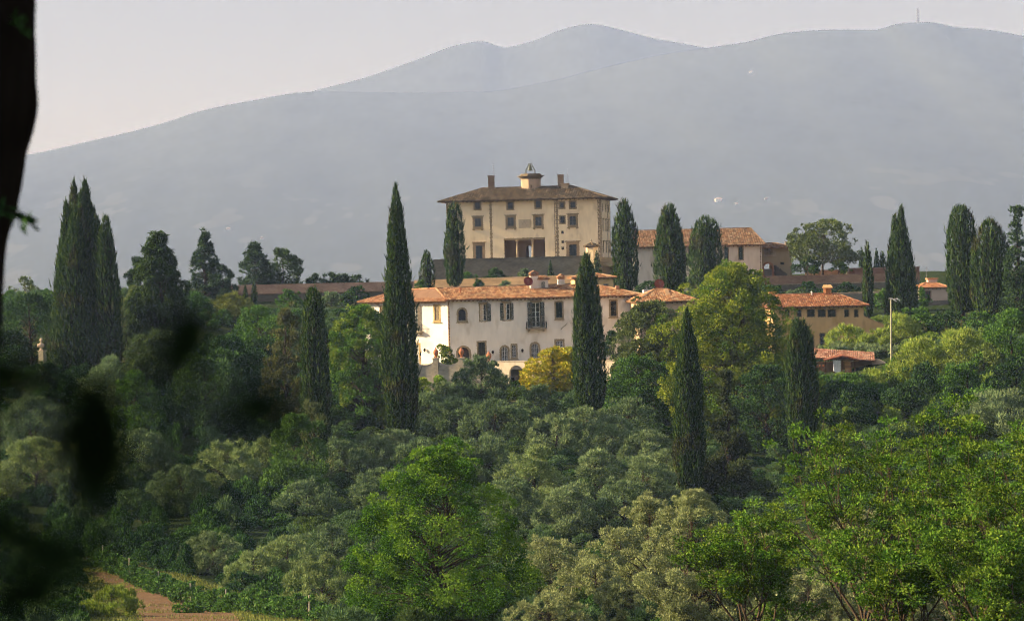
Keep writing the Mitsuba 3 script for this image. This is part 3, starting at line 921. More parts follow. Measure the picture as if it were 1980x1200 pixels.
add(rk + '__vent_pipe', lathe([(.16, -.6), (.15, r[3] - r[2] - .25), (.22, r[3] - r[2] - .2), (.2, r[3] - r[2])], M.w(r[0] + .1, r[2], -2.8), 8), 'matte', (.36, .15, .08))
r = M.rect(1191, 552, 1197.5, 562, -2.5)
add(rk + '__chimney_pot', M.box(r[0], r[1], r[2] - .6, r[3], -3.1, -2.5), 'matte', (.45, .22, .13))


def dish(key, c, rad, az, el, col, mast):
    th = np.linspace(0, 2 * math.pi, 18, endpoint=False)
    R = trimesh.transformations.euler_matrix(0, 0, 0)[:3, :3]
    ca, sa = math.cos(math.radians(az)), math.sin(math.radians(az))
    ce, se = math.cos(math.radians(el)), math.sin(math.radians(el))
    n = np.array([ca * ce, sa * ce, se])
    a = np.array([-sa, ca, 0])
    b = np.cross(n, a)
    v, f = [], []
    ks = (0.001, .35, .7, 1.0)
    for s_ in (0, -.03):
        for k_ in ks:
            v += [c + rad * k_ * (math.cos(t) * a + math.sin(t) * b) + n * (.28 * rad * k_ * k_ + s_) for t in th]
    nn = 18
    for lay in (0, 4):
        for i in range(3):
            for j in range(nn):
                p, q_ = (lay + i) * nn + j, (lay + i) * nn + (j + 1) % nn
                f += [(p, q_, q_ + nn), (p, q_ + nn, p + nn)]
    add(key, (np.array(v), np.array(f)), 'matte', col)
    tip = c + n * rad * .95
    add(key + '__arm', cat([tube([c - b * rad * .9 + n * .2 * rad, tip], .03, 5), tube([tip - n * .12, tip + n * .1], .07, 6)]), 'matte', (.07, .06, .06))
    add(key + '__mast', tube([c - n * .1, c - n * .12 - Zv * mast], .045, 6), 'matte', (.2, .19, .18))


dish('satellite_dish', M.w(*M.px(1021, 544.5, d + 1.2), d + 1.2), .72, -75, 22, (.20, .06, .05), 1.6)
tag('satellite_dish', 'round dark red satellite dish beside the white chimney on the villa roof', 'satellite dish')

# terrace wall with arch, scalloped wall with urns, urn pots
TW = Facade(at(905, 698, 421), -24)
tag('terrace_wall', 'sunlit cream terrace wall with a round arch below the villa front', 'wall')
t0, t1 = TW.px(900, 700)[0], TW.px(1200, 700)[0]
ztop = TW.px(1000, 698)[1]
a = TW.rect(985, 706, 1012.5, 745)
ah = arch_poly(a[0], a[1], a[2] - 3, a[3])
add('terrace_wall__wall', wall_mesh(TW, sbox(t0, ztop - 9, t1, ztop - .12), [ah], .5), 'plaster', (.74, .63, .50))
add('terrace_wall__coping', TW.box(t0 - .05, t1 + .05, ztop - .118, ztop + .04, -.58, .08), 'stone', (.55, .46, .36))
ao = arch_poly(a[0] - .24, a[1] + .24, a[2] - 3, a[3] + .24)
add('terrace_wall__arch_surround', TW.prism(ao.difference(ah), .002, .05), 'plaster', (.66, .58, .46))
add('terrace_wall__gate', cat([TW.box(a[0], a[1], a[2] + .5, a[2] + .62, -.3, -.22)] + [TW.box(u - .02, u + .02, a[2] - .5, a[2] + 1.5, -.28, -.24) for u in np.linspace(a[0], a[1], 12)]), 'matte', (.10, .09, .08))
add('terrace_paving', cat([M.box(-16, uR + 3, ZT - 1.0, ZT - .05, 0.02, 7)]), 'stone', (.4, .33, .25))
tag('terrace_paving', kind='structure', label='stone paved terrace along the villa front')
SW = Facade(at(800, 706, 418), -12)
tag('scalloped_wall', 'low grey garden wall with scalloped top and piers left of the terrace arch', 'wall')
s0, s1 = SW.px(796, 706)[0], SW.px(912, 706)[0]
zlow, zhi = SW.px(822, 706)[1], SW.px(842, 695)[1]
piers = [SW.px(x, 700)[0] for x in (798, 842.5, 892, 912)]
pts = [(s0, zlow - 6)]
top = []
for p0, p1 in zip(piers[:-1], piers[1:]):
    for k in np.linspace(0, 1, 13):
        top.append((p0 + (p1 - p0) * k, zlow + (zhi - zlow) * (2 * k - 1) ** 2))
poly = Polygon([(piers[0], zlow - 6)] + top + [(piers[-1], zlow - 6)]).buffer(0)
add('scalloped_wall__wall', SW.prism(poly, -.4, 0), 'stone', (.42, .38, .31))
for p in piers[:3]:
    add(name('scalloped_wall__pier'), cat([SW.box(p - .38, p + .38, zlow - 6, zhi + .1, -.6, .2), SW.box(p - .46, p + .46, zhi + .101, zhi + .25, -.68, .28)]), 'stone', (.46, .40, .31))
URN = [(.20, 0), (.22, .06), (.10, .14), (.12, .2), (.34, .55), (.38, .8), (.30, .92), (.33, 1.0), (.25, 1.05)]
LID = [(.25, 1.05), (.2, 1.15), (.07, 1.25), (.1, 1.34), (.02, 1.42)]
for i, (x, lab) in enumerate(((842.5, 'terracotta urn left of the round bush on a pier of the scalloped wall'), (892, 'lidded terracotta urn on the scalloped wall in front of the dark arched door'))):
    p = SW.px(x, 700)[0]
    uk = name('terracotta_urn')
    sc = 1.05
    add(uk, lathe(np.array(URN) * sc, SW.w(p, zhi + .25, -.2), 14), 'matte', (.42, .17, .09), smooth=50)
    add(uk + '__lid', lathe(np.array(LID) * sc + np.array([0, .004]), SW.w(p, zhi + .25, -.2), 14), 'matte', (.40, .16, .09), smooth=50)
    tag(uk, lab, 'urn')
p, q_ = TW.px(944, 698)[0], ztop + .04
uk = name('terracotta_urn')
add(uk, lathe(np.array(URN) * 1.05, TW.w(p, q_, -.25), 14), 'matte', (.44, .18, .10), smooth=50)
add(uk + '__lid', lathe(np.array(LID) * 1.05 + np.array([0, .004]), TW.w(p, q_, -.25), 14), 'matte', (.42, .17, .09), smooth=50)
tag(uk, 'lidded terracotta urn on the terrace wall beside the barred ground floor window', 'urn')


# ------------------------------------------------------------------ the other houses
def simple_house(key, F, u0, u1, D, zB, zE, zR, r0, r1, wallc, cols, seed, over=.6, holes=(), pitch=.34, course=.46, sideholes=()):
    SRt = F.side(u1, 90)
    SLt = Facade(F.w(u0, 0, -D), F.deg - 90)
    wm = [wall_mesh(F, sbox(u0, zB, u1, zE), holes), wall_mesh(SRt, sbox(.002, zB, D, zE), sideholes), SLt.prism(sbox(0, zB, D - .002, zE), -.45, 0), F.box(u0 + .5, u1 - .5, zB, zE, -D, -D + .4)]
    add(key + '__wall', cat(wm), 'plaster', wallc)
    sl, cp = hip(F, u0, u1, D, zE + .1, over, zR, r0, r1)
    k = roof(key, sl, cols, seed, pitch, course, caps=cp)
    rafters(key, F, u0, u1, zE, over - .05, .7)
    return k


# small yellow house behind the villa roof
tag('small_yellow_house', 'small yellow house with orange roof just behind the right end of the villa roof', 'house')
S = Facade(at(1168, 545, 490), 4)
u0, u1, zb, ze = S.rect(1112, 538, 1186, 562)
ww = S.rect(1166, 548, 1177, 560)
hh = [window('small_yellow_house', S, ww, .12, bars=(2, 2), bar=(.08, .07, .06))]
simple_house('small_yellow_house', S, u0, u1, 8, zb - 6, ze, S.px(1148, 528, -4)[1], u0 + 3.2, u1 - 3.2, (.62, .44, .22), TERRA, 31, .55, hh)

# house F, right of the villa
tag('pink_house', 'pinkish house with hipped orange roof between the villa and the big yellow green tree', 'house')
S = Facade(at(1290, 600, 425), 6)
u0, u1, zb, ze = S.rect(1236, 584, 1345, 640)
rk = simple_house('pink_house', S, u0, u1, 9, zb - 4, ze, S.px(1290, 559, -4.5)[1], u0 + 3.2, u1 - 3.6, (.58, .42, .28), TERRA, 33, .55)
add(rk + '__flat_cover', S.box(*S.rect(1245, 560, 1272, 566, -7.5), -9, -7.5), 'matte', (.5, .5, .5))
u, z = S.px(1289, 562, -3.4)
add(rk + '__roof_light', slab([S.w(u - .35, z - 1.0, -1.2), S.w(u + .35, z - 1.0, -1.2), S.w(u + .2, z + .35, -3.6), S.w(u - .3, z + .35, -3.6)], .3), 'matte', (.34, .22, .13))
dish('satellite_dish_001', S.w(*S.px(1274.5, 549.5, -5), -5), .75, -80, 20, (.22, .07, .05), 2.0)
u, z = S.px(1274.5, 532, -5.1)
add('satellite_dish_001__aerial', cat([tube([S.w(u, z - 1.6, -5.1), S.w(u, z, -5.1)], .035, 5), S.box(u - .5, u + .5, z - .25, z - .2, -5.12, -5.08), S.box(u - .35, u + .35, z - .5, z - .45, -5.12, -5.08)]), 'matte', (.3, .28, .26))
tag('satellite_dish_001', 'dark red satellite dish under an aerial on the hipped roof of the pink house', 'satellite dish')

# upper white building with long brown roof
tag('long_white_building', 'long white building with a brown tiled roof standing high right of the palazzo', 'building')
K = 'long_white_building'
S = Facade(at(1474, 530, 570), 3)
u0 = S.px(1230, 500)[0]
zb = S.px(1400, 540)[1] - 3
ze = .5 * (S.px(1240, 479)[1] + S.px(1470, 474)[1])
hs = [window(K, S, S.rect(1399, 476.5, 1409.5, 504.5), .18, stone=(.3, .23, .15), shutters='closed', shut_col=(.05, .075, .065)),
      window(K, S, S.rect(1427, 475.5, 1438, 503.5), .18, stone=(.3, .23, .15), shutters='closed', shut_col=(.05, .075, .065)),
      window(K, S, S.rect(1399, 512, 1412, 520), .15, bars=None),
      window(K, S, S.rect(1330, 478.5, 1341, 506), .18, stone=(.3, .23, .15), shutters='closed', shut_col=(.05, .075, .065))]
zr = S.px(1400, 442.5, -6)[1]
DD = 12
SRt = S.side(0, 90)
add(K + '__wall', cat([wall_mesh(S, sbox(u0, zb, 0, ze), hs), SRt.prism(sbox(.002, zb, DD, ze), -.4, 0), Facade(S.w(u0, 0, -DD), S.deg - 90).prism(sbox(0, zb, DD - .002, ze), -.4, 0), S.box(u0 + .5, -.5, zb, ze, -DD, -DD + .4)]), 'plaster', (.64, .56, .47))
r1 = S.px(1451, 442, -6)[0]
A, B, C, E = S.w(u0 - .8, ze + .1, .8), S.w(.7, ze + .1, .8), S.w(.7, ze + .1, -DD - .8), S.w(u0 - .8, ze + .1, -DD - .8)
R0, R1 = S.w(u0 - .5, zr, -6), S.w(r1, zr, -6)
roof(K, [[A, B, R1, R0], [B, C, R1], [C, E, R0, R1]], BROWN, 41, .46, .62, caps=[(R0, R1), (B, R1), (A, R0)])
add(K + '__gable', slab([S.w(u0 + .2, ze, -.2), S.w(u0 + .2, ze, -DD + .2), S.w(u0 + .2, zr - .15, -6)], .3), 'plaster', (.6, .52, .43))
rafters(K, S, u0, 0, ze, .75, .8)
pipe(name(K + '__downpipe'), S, S.px(1470.5, 500)[0], zb, ze - .1, col=(.14, .09, .06))
# its wing with the loggia and arch
tag('loggia_wing', 'low olive grey wing with loggia and brick arch right of the long white building', 'building')
K = 'loggia_wing'
S2 = Facade(S.w(.4, 0, -5.0), 3)
x0 = S2.px(1477, 500)[0]
x1 = S2.px(1531, 500)[0]
ze2 = S2.px(1500, 479.5)[1]
lo_ = S2.rect(1478, 477.5, 1492, 494)
ar = S2.rect(1477.5, 510, 1492.5, 540)
sm = S2.rect(1508.5, 506, 1517, 512)
lp = sbox(lo_[0], lo_[2], lo_[1], lo_[3])
ap = arch_poly(ar[0], ar[1], ar[2] - 2, ar[3])
hs = [lp, ap, window(K, S2, sm, .08, bars=None)]
add(K + '__wall', cat([wall_mesh(S2, sbox(x0 - .8, zb, x1, ze2), hs), S2.side(x1, 90).prism(sbox(.002, zb, 7, ze2), -.4, 0), S2.box(ar[1] + 2, x1 - .5, zb, ze2, -7, -6.6), S2.box(ar[1] + .4, ar[1] + .7, zb, ze2, -6.6, -.46),
                       S2.box(lo_[0] - .5, lo_[1] + .5, lo_[2] - .6, lo_[2], -6.6, -.46), S2.box(x0 - .8, ar[1] + .8, lo_[2] + .001, ze2, -6.6, -6.2)]), 'plaster', (.36, .30, .20))
add(K + '__arch_surround', S2.prism(arch_poly(ar[0] - .42, ar[1] + .42, ar[2] - 2, ar[3] + .42).difference(ap), .002, .06), 'stone', (.40, .20, .11))
add(K + '__gate', S2.box(ar[0], ar[1], ar[2], S2.px(1485, 519.5)[1], -.3, -.22), 'matte', (.22, .22, .21))
bl = [S2.box(lo_[0] - .1, lo_[1] + .9, lo_[2] + .85, lo_[2] + .95, .05, .15)]
for u in np.linspace(lo_[0], lo_[1] + .8, 14):
    bl.append(S2.box(u - .04, u + .04, lo_[2] + .02, lo_[2] + .85, .06, .14))
bl.append(S2.box(lo_[0] - .1, lo_[1] + .9, lo_[2] - .12, lo_[2] + .02, .004, .3))
add(K + '__balustrade', cat(bl), 'stone', (.45, .38, .29))
add(K + '__loggia_posts', cat([S2.box(u - .12, u + .12, lo_[2] + .03, lo_[3], -.3, -.06) for u in (lo_[0] + (lo_[1] - lo_[0]) * .45, lo_[0] + (lo_[1] - lo_[0]) * .8)]), 'stone', (.30, .25, .18))
sl, cp = hip(S2, x0 - .6, x1, 7, ze2 + .08, .9, S2.px(1510, 470, -3.5)[1], x0 + .2, x1 - 3.0)
rk = roof(K, sl, BROWN, 43, .46, .62, caps=cp[:3])
r = S2.rect(1518.5, 468, 1525, 476, -3)
add(rk + '__chimney', cat([S2.box(r[0], r[1], r[2] - .5, r[3], -3.6, -3), S2.box(r[0] - .08, r[1] + .08, r[3] + .001, r[3] + .12, -3.68, -2.92)]), 'stone', (.32, .26, .18))
st0, st1 = S2.px(1497, 513), S2.px(1520, 530)
sp = []
for i in range(10):
    k0, k1 = i / 10, (i + 1) / 10
    u_a, u_b = st0[0] + (st1[0] - st0[0]) * k0, st0[0] + (st1[0] - st0[0]) * k1
    sp.append(S2.box(u_a + .002, u_b, st1[1] - 2, st0[1] + (st1[1] - st0[1]) * k0, .01, 1.3))
add(K + '__staircase', cat(sp), 'stone', (.10, .095, .08))

# terrace and retaining walls on the right
tag('upper_terrace_wall', 'long brown parapet wall of the upper terrace in front of the loggia wing', 'wall')
S3 = Facade(at(1460, 536, 556), 3)
p0, p1 = S3.px(1395, 538), S3.px(1775, 528)
m0 = 0.5 * (S3.px(1470, 534.5)[1] + S3.px(1690, 528.5)[1])
w0, w1 = p0[0], p1[0]
uu, i = w0, 0
rng = np.random.default_rng(8)
while uu < w1:
    ub = min(uu + 5.5, w1)
    add(name('upper_terrace_wall__parapet'), S3.box(uu + .01, ub, m0 - 1.55, m0, -.9, 0), 'stone', np.array((.285, .175, .11)) * rng.uniform(.85, 1.15))
    uu = ub
add('upper_terrace_wall__masonry', S3.box(w0, w1, m0 - 12, m0 - 1.75, -1.4, -.02), 'stone', (.15, .14, .105))
add('upper_terrace_wall__string_course', S3.box(w0 - .01, w1 + .01, m0 - 1.75, m0 - 1.552, -1.3, .14), 'stone', (.34, .26, .18))
add('upper_terrace_wall__fill', S3.box(w0, w1, m0 - 3, m0 - 1.3, -26, -.92), 'soil', (.30, .20, .11))
tag('upper_terrace_wall__fill', 'tan terrace ground behind the parapet')
tag('brick_enclosure', 'brown brick enclosure wall at the end of the upper terrace near the slim cypress', 'wall')
S4 = Facade(at(1640, 525, 566), 3)
q0, q1, qa, qb = S4.rect(1642, 517, 1778, 540)
add('brick_enclosure__wall', S4.box(q0, q1, qa - 1, qb - .12, -.5, 0), 'stone', (.25, .145, .095))
add('brick_enclosure__coping', S4.box(q0 - .1, q1 + .1, qb - .118, qb + .04, -.6, .1), 'stone', (.3, .2, .14))
add('brick_enclosure__post', S4.box(q0 - .5, q0 - .102, qa - 1, qb + .35, -.5, .05), 'stone', (.45, .36, .25))
q0, q1, qa, qb = S4.rect(1562, 521.5, 1640, 536)
tag('low_tan_wall', 'low sunlit tan wall behind the deciduous tree on the upper terrace', 'wall')
add('low_tan_wall__wall', S4.box(q0, q1, qa - 1, qb - .1, -3.5, -3), 'stone', (.50, .32, .19))
add('low_tan_wall__coping', S4.box(q0, q1, qb - .098, qb, -3.56, -2.94), 'stone', (.52, .36, .24))
tag('retaining_wall', 'grey stone retaining wall behind the ochre farmhouse roof', 'wall')
S5 = Facade(at(1600, 590, 520), 2)
q0, q1, qa, qb = S5.rect(1455, 562, 1760, 620)
zt_ = S5.px(1600, 566)[1]
rw = []
rng = np.random.default_rng(12)
add('retaining_wall__masonry', S5.box(q0, q1, qa, zt_ - .3, -1.2, 0), 'stone', (.20, .19, .155))
uu = q0
while uu < q1:
    ub = min(uu + rng.uniform(1.0, 1.8), q1)
    add(name('retaining_wall__coping_stone'), S5.box(uu + .02, ub, zt_ - .298, zt_ + rng.normal(0, .05), -1.25, .06), 'stone', np.array((.36, .29, .21)) * rng.uniform(.8, 1.15))
    uu = ub

# ochre farmhouse
tag('ochre_farmhouse', 'ochre farmhouse with a hipped red tiled roof and a row of small dark windows', 'house')
K = 'ochre_farmhouse'
S = Facade(at(1600, 640, 440), 2)
u0, u1 = S.px(1497, 620)[0], S.px(1670.5, 620)[0]
zb = S.px(1590, 669)[1] - 2
ze = .5 * (S.px(1520, 597)[1] + S.px(1665, 590)[1])
OST = (.30, .20, .11)
hs = [window(K, S, S.rect(x0, 597.5, x1, 613), .08, stone=OST, bars=(2, 2), bar=(.06, .055, .05)) for x0, x1 in ((1517.5, 1527), (1540.3, 1550), (1560, 1576), (1581, 1597), (1600, 1616.8), (1632, 1642), (1651, 1660))]
hs += [window(K, S, S.rect(1564, 645, 1574.5, 673), .12, arch=True, stone=OST, bars=(2, 3), bar=(.05, .06, .06), kind='door'),
       window(K, S, S.rect(1584.5, 643, 1596, 672), .12, stone=OST, shutters='closed', shut_col=(.05, .06, .07), kind='door'),
       window(K, S, S.rect(1603, 642, 1618, 656), .12, stone=OST, shutters='closed', shut_col=(.03, .05, .05))]
rk = simple_house(K, S, u0, u1, 11, zb, ze, S.px(1560, 569, -5.5)[1], S.px(1508, 569, -5.5)[0] - .2, S.px(1617, 569, -5.5)[0], (.62, .40, .195), [(.24, .105, .056), (.29, .135, .072), (.20, .085, .048), (.31, .175, .10), (.155, .075, .045)], 51, .75, hs)
# chimney with its own small roof
r = S.rect(1594, 556, 1607.5, 573, -5)
ck = name(rk + '__chimney')
add(ck, cat([S.box(r[0], r[1], r[2] - 1, r[2] + .35, -5.9, -5)] + [S.box(u - .09, u + .09, r[2] + .35, r[3], e - .09, e + .09) for u in (r[0] + .1, r[1] - .1) for e in (-5.1, -5.8)] + [S.box(r[0] + .25, r[1] - .25, r[2] + .35, r[3], -5.7, -5.2)]), 'matte', (.46, .22, .10))
add(ck + '__cap', cat([slab([S.w(r[0] - .2, r[3], -4.8), S.w(r[1] + .2, r[3], -4.8), S.w(r[1] + .05, r[3] + .45, -5.45), S.w(r[0] - .05, r[3] + .45, -5.45)], .1), slab([S.w(r[0] - .2, r[3], -6.1), S.w(r[1] + .2, r[3], -6.1), S.w(r[1] + .05, r[3] + .45, -5.46), S.w(r[0] - .05, r[3] + .45, -5.46)], .1)]), 'matte', (.58, .36, .17))
r = S.rect(1488, 563.5, 1500, 572, -7)
ck = name(rk + '__chimney')
add(ck, cat([S.box(r[0], r[1], r[2] - 1.6, r[3] - .3, -7.8, -7), S.box(r[0] - .1, r[1] + .1, r[3] - .298, r[3], -7.9, -6.9)]), 'matte', (.58, .33, .13))
r = S.rect(1569.5, 564, 1573, 569, -5)
add(rk + '__vent', lathe([(.12, -.5), (.12, .3), (.2, .32), (.06, .5)], S.w(r[0], r[2], -5), 8), 'matte', (.6, .56, .5))
r = S.rect(1607, 575, 1611, 578, -3.4)
add(rk + '__skylight', S.box(r[0], r[1], r[2], r[3], -3.6, -3.3), 'matte', (.7, .68, .64))
# garden wall running down to the right
tag('sloping_garden_wall', 'ochre garden wall sloping down from the right corner of the farmhouse', 'wall')
a, b = S.px(1671, 611.5), S.px(1713, 629)
add('sloping_garden_wall__wall', S.prism(Polygon([(u1 + .004, zb), (b[0], zb), (b[0], b[1]), ((u1 + b[0]) / 2, (a[1] + b[1]) / 2 - .08), (u1 + .004, a[1])]), -.4, 0), 'plaster', (.62, .40, .19))
mid = ((u1 + b[0]) / 2, (a[1] + b[1]) / 2 - .08)
add('sloping_garden_wall__coping', S.prism(Polygon([(u1 + .004, a[1] + .002), mid, (b[0], b[1]), (b[0], b[1] + .12), (mid[0], mid[1] + .12), (u1 + .004, a[1] + .12)]), -.46, .06), 'stone', (.42, .26, .15))

# garden shed with pantiled lean-to roofs
tag('garden_shed', 'open timber garden shed with red tiled roofs below the ochre farmhouse', 'shed')
K = 'garden_shed'
S = Facade(at(1620, 710, 415), -4)
zf = S.px(1620, 724)[1]
# long rear lean-to roof
a = [S.w(*S.px(1566, 691, -1), -1), S.w(*S.px(1690, 697, -1), -1), S.w(*S.px(1690, 692, -4), -4), S.w(*S.px(1568, 673.5, -4), -4)]
roof(K, [a], [(.36, .19, .13), (.31, .155, .105), (.41, .25, .18)], 61, .3, .45, caps=[(a[3], a[2])], slab_col=(.2, .1, .06))
# small gable roof in front
g0, g1, gr = S.px(1594, 695.5), S.px(1655, 693), S.px(1628, 687)
for s_, e_ in ((g0, gr), (gr, g1)):
    lo2, hi2 = (s_, e_) if s_ is g0 else (e_, s_)
    pl = [S.w(lo2[0], lo2[1], .8), S.w(lo2[0], lo2[1], -3.2), S.w(hi2[0], hi2[1], -3.2), S.w(hi2[0], hi2[1], .8)]
    if s_ is not g0:
        pl = [pl[1], pl[0], pl[3], pl[2]]
    roof(K, [pl], [(.29, .11, .065), (.33, .14, .09)], 62, .28, .42, slab_col=(.28, .09, .05))
pm = []
for x in (1572, 1596, 1612, 1629, 1646, 1653):
    u = S.px(x, 705)[0]
    pm.append(S.box(u - .08, u + .08, zf - 1.5, S.px(x, 696)[1] - .05, -.08, .08))
add(K + '__posts', cat(pm), 'matte', (.16, .09, .055))
add(K + '__back_wall', S.box(S.px(1566, 700)[0], S.px(1690, 700)[0], zf - 1.5, S.px(1600, 690)[1] - .8, -4.4, -4.1), 'plaster', (.30, .2, .13))
bm_ = []
x0_, x1_ = S.px(1632, 700)[0], S.px(1646, 700)[0]
for i in range(6):
    z = zf + .3 + i * .33
    add(name(K + '__board'), S.box(x0_ + .09, x1_ - .09, z, z + .29, -.05, .03), 'matte', np.array((.36, .20, .10)) * (1 + .2 * math.sin(i * 2.3)))
for i in range(3):
    z = zf + .1 + i * .5
    add(name(K + '__shelf'), S.box(S.px(1573, 700)[0], S.px(1595, 700)[0], z, z + .06, -.5, .05), 'matte', (.24, .11, .06))
rng = np.random.default_rng(77)
for i in range(9):
    z = zf + .16 + (i % 3) * .5
    u = S.px(1574 + 2.3 * i, 700)[0]
    add(name('flower_pot'), lathe([(.09, 0), (.13, .22), (.15, .22), (.15, .27), (.05, .27)], S.w(u, z + .002, -.2), 9), 'matte', (.5, .2, .1), smooth=45)
for k_ in [k_ for k_ in scene if k_.startswith('flower_pot')]:
    i_ = int(k_[-3:]) if k_[-3:].isdigit() else 0
    tag(k_, f'small terracotta flower pot, {ORD[i_]} from the left on the garden shed shelves', 'flower pot', 'pots on the shed shelves')
ew = S.side(S.px(1688, 705)[0], 20)
ewr = S.rect(1688, 693, 1708, 722)
add(K + '__end_wall', Facade(S.w(S.px(1688, 705)[0], 0, -3.0), -40).prism(Polygon([(0, zf - 2), (2.6, zf - 2), (2.6, S.px(1706, 703, -3)[1]), (1.2, S.px(1695, 694, -3)[1]), (0, S.px(1689, 693, -3)[1])]), -.3, 0), 'plaster', (.66, .50, .33))
tag(K + '__end_wall', 'sunlit cream end wall of the shed')
# hanging white cloth
nx_, nz_ = 12, 10
x0_, x1_, z0_, z1_ = S.rect(1611, 696, 1625.5, 723)
gu, gz = np.meshgrid(np.linspace(0, 1, nx_), np.linspace(0, 1, nz_))
wv = .10 * np.sin(gu * 9 + gz * 2) * (1 - gz * .7) + .05 * np.sin(gu * 21)
bot = z0_ + .55 * np.abs(gu - .75) * 1.2
front = np.stack([x0_ + (x1_ - x0_) * gu, bot + (z1_ - bot) * gz, .22 + wv], -1).reshape(-1, 3)
backv = front - np.array([0, 0, .012])
i = (np.arange(nz_ - 1)[:, None] * nx_ + np.arange(nx_ - 1)[None]).ravel()
f = np.vstack([np.stack([i, i + 1, i + nx_ + 1], 1), np.stack([i, i + nx_ + 1, i + nx_], 1)])
add('white_cloth', (S.to(np.vstack([front, backv])), np.vstack([f, f[:, ::-1] + nx_ * nz_])), 'matte', (.72, .72, .72), smooth=True)
tag('white_cloth', 'white cloth hanging from a post of the garden shed', 'cloth')

# far small house on the right
tag('far_orange_house', 'small house with orange roof and roof hut beyond the cypresses on the right', 'house')
S = Facade(at(1802, 570, 520), 4)
u0, u1, zb, ze = S.rect(1781, 557, 1832, 584)
hh = [window('far_orange_house', S, S.rect(1788, 561, 1801, 577), .1, bars=(3, 2), bar=(.25, .12, .1))]
rk = simple_house('far_orange_house', S, u0, u1, 6, zb - 3, ze, S.px(1800, 547, -3)[1], u0 + 1.5, u1 - 1.5, (.50, .40, .32), [(.36, .18, .10), (.31, .145, .075)], 71, .35, hh)
r = S.rect(1795, 540.5, 1812, 549, -3.2)
add(rk + '__roof_hut', S.box(r[0], r[1], r[2] - 1, r[3], -4.6, -3.2), 'plaster', (.72, .58, .46))
add(rk + '__roof_hut__roof', S.box(r[0] - .2, r[1] + .2, r[3] + .001, r[3] + .3, -4.8, -3.0), 'matte', (.5, .24, .12))
u, z = S.px(1791.5, 548, -3)
u2, z2 = S.px(1791.5, 516, -3)
add(rk + '__antenna', cat([tube([S.w(u, z - .5, -3), S.w(u, z2, -3)], .03, 5)] + [S.box(u - w, u + w, z2 - k * .35 - .2, z2 - k * .35 - .17, -3.02, -2.98) for k, w in ((0, .5), (1, .4), (2, .55))]), 'matte', (.25, .25, .25))
tag('dry_stone_wall', 'low grey stone wall under the small orange roofed house', 'wall')
r = S.rect(1779, 581, 1840, 604, 3)
rng = np.random.default_rng(15)
add('dry_stone_wall__wall', S.box(r[0], r[1], r[2] - 2, r[3], 2.4, 3), 'stone', (.17, .15, .125))

# lamp pole
tag('floodlight_pole', 'tall pale pole with a small floodlight arm on the right slope', 'lamp post')
p = at(1723, 690, 400)
q_ = at(1722.5, 577, 400)
hp = q_[2] - p[2]
base = np.array([p[0], 400, p[2] - 3])
add('floodlight_pole__pole', tube([base, [q_[0], 400, q_[2]]], [.14, .11], 10), 'matte', (.40, .37, .26))
add('floodlight_pole__arm', cat([tube([[q_[0], 399.9, q_[2] - .05], [q_[0] + .9, 399.7, q_[2] - .02]], .05, 6), tube([[q_[0] - .35, 399.9, q_[2] - .0], [q_[0] + .2, 399.9, q_[2] + .02]], .07, 6)]), 'matte', (.45, .45, .44))
for dx, dz in ((.55, -.28), (1.02, -.18)):
    b = trimesh.creation.box([.46, .3, .14])
    b.apply_transform(trimesh.transformations.rotation_matrix(.6, [0, 1, 0]))
    b.apply_translation([q_[0] + dx, 399.7, q_[2] + dz])
    add(name('floodlight_pole__floodlight'), b, 'matte', (.55, .55, .54))

# garden bust on its pillar, left
tag('garden_bust', 'pale stone bust on a square pillar half hidden in the dark garden at the left', 'statue')
p = at(82, 688, 372)
gz = H(p[0], p[1])
S = Facade(np.array([p[0], p[1], 0]), -25)
zt_ = at(82, 677, 372)[2]
add('garden_bust__pillar', cat([S.box(-.36, .36, gz - 1, zt_ - .16, -.36, .36), S.box(-.44, .44, zt_ - .158, zt_, -.44, .44)]), 'stone', (.30, .27, .20))
sp = lambda c, r: trimesh.creation.icosphere(subdivisions=2, radius=1).apply_transform(np.diag([*r, 1])).apply_translation(c)
o = np.array([p[0] - .12, p[1] - .1, zt_])
parts = [lathe([(.26, 0), (.26, .12), (.14, .2), (.16, .32)], o, 10), sp(o + [0, 0, .62], (.40, .24, .36)), sp(o + [0, 0, .98], (.12, .12, .18)), sp(o + [.02, -.03, 1.28], (.18, .21, .25)), sp(o + [.02, -.22, 1.24], (.04, .06, .05)),
         sp(o + [.02, .04, 1.44], (.17, .18, .13)), sp(o + [-.36, -.05, .62], (.15, .15, .24))]
add('garden_bust__bust', cat(parts), 'stone', (.50, .38, .28), smooth=50)

# antenna mast on the far ridge, pale farm buildings in the haze
tag('ridge_mast', 'thin lattice mast on the skyline of the mountain at the right', 'mast')
p = at(1775, 47, 12560)
t_ = at(1774, 17, 12560)
mm = [tube([[p[0] + a * 6, p[1] + b * 6, p[2] - 60], [t_[0] + a * 1.5, t_[1] + b * 1.5, t_[2]]], [2.2, 1.2], 5) for a, b in ((-1, -1), (1, -1), (0, 1))]
for k in np.linspace(0, 1, 12):
    z = p[2] + (t_[2] - p[2]) * k
    w = 7 - 4.5 * k
    mm.append(tube([[p[0] - w, p[1] - w, z], [p[0] + w, p[1] - w, z + 6]], 1.2, 4))
add('ridge_mast__lattice', cat(mm), 'matte', (.20, .20, .21))
FARM = [(1446, 141, 10000, 11, 'lone white house high on the hazy mountainside'), (1391, 388, 8000, 20, 'long pale villa low on the hazy mountainside above the white building'),
        (1422, 396, 8000, 8, 'small white house right of the long pale villa on the mountainside'), (447, 446, 8000, 12, 'pale farm building on the hazy slope right of the conical conifer'),
        (505, 462, 8000, 8, 'small pale house on the hazy slope above the paired conifers'), (1484, 386, 8000, 7, 'faint pale house on the mountainside above the deciduous tree')]

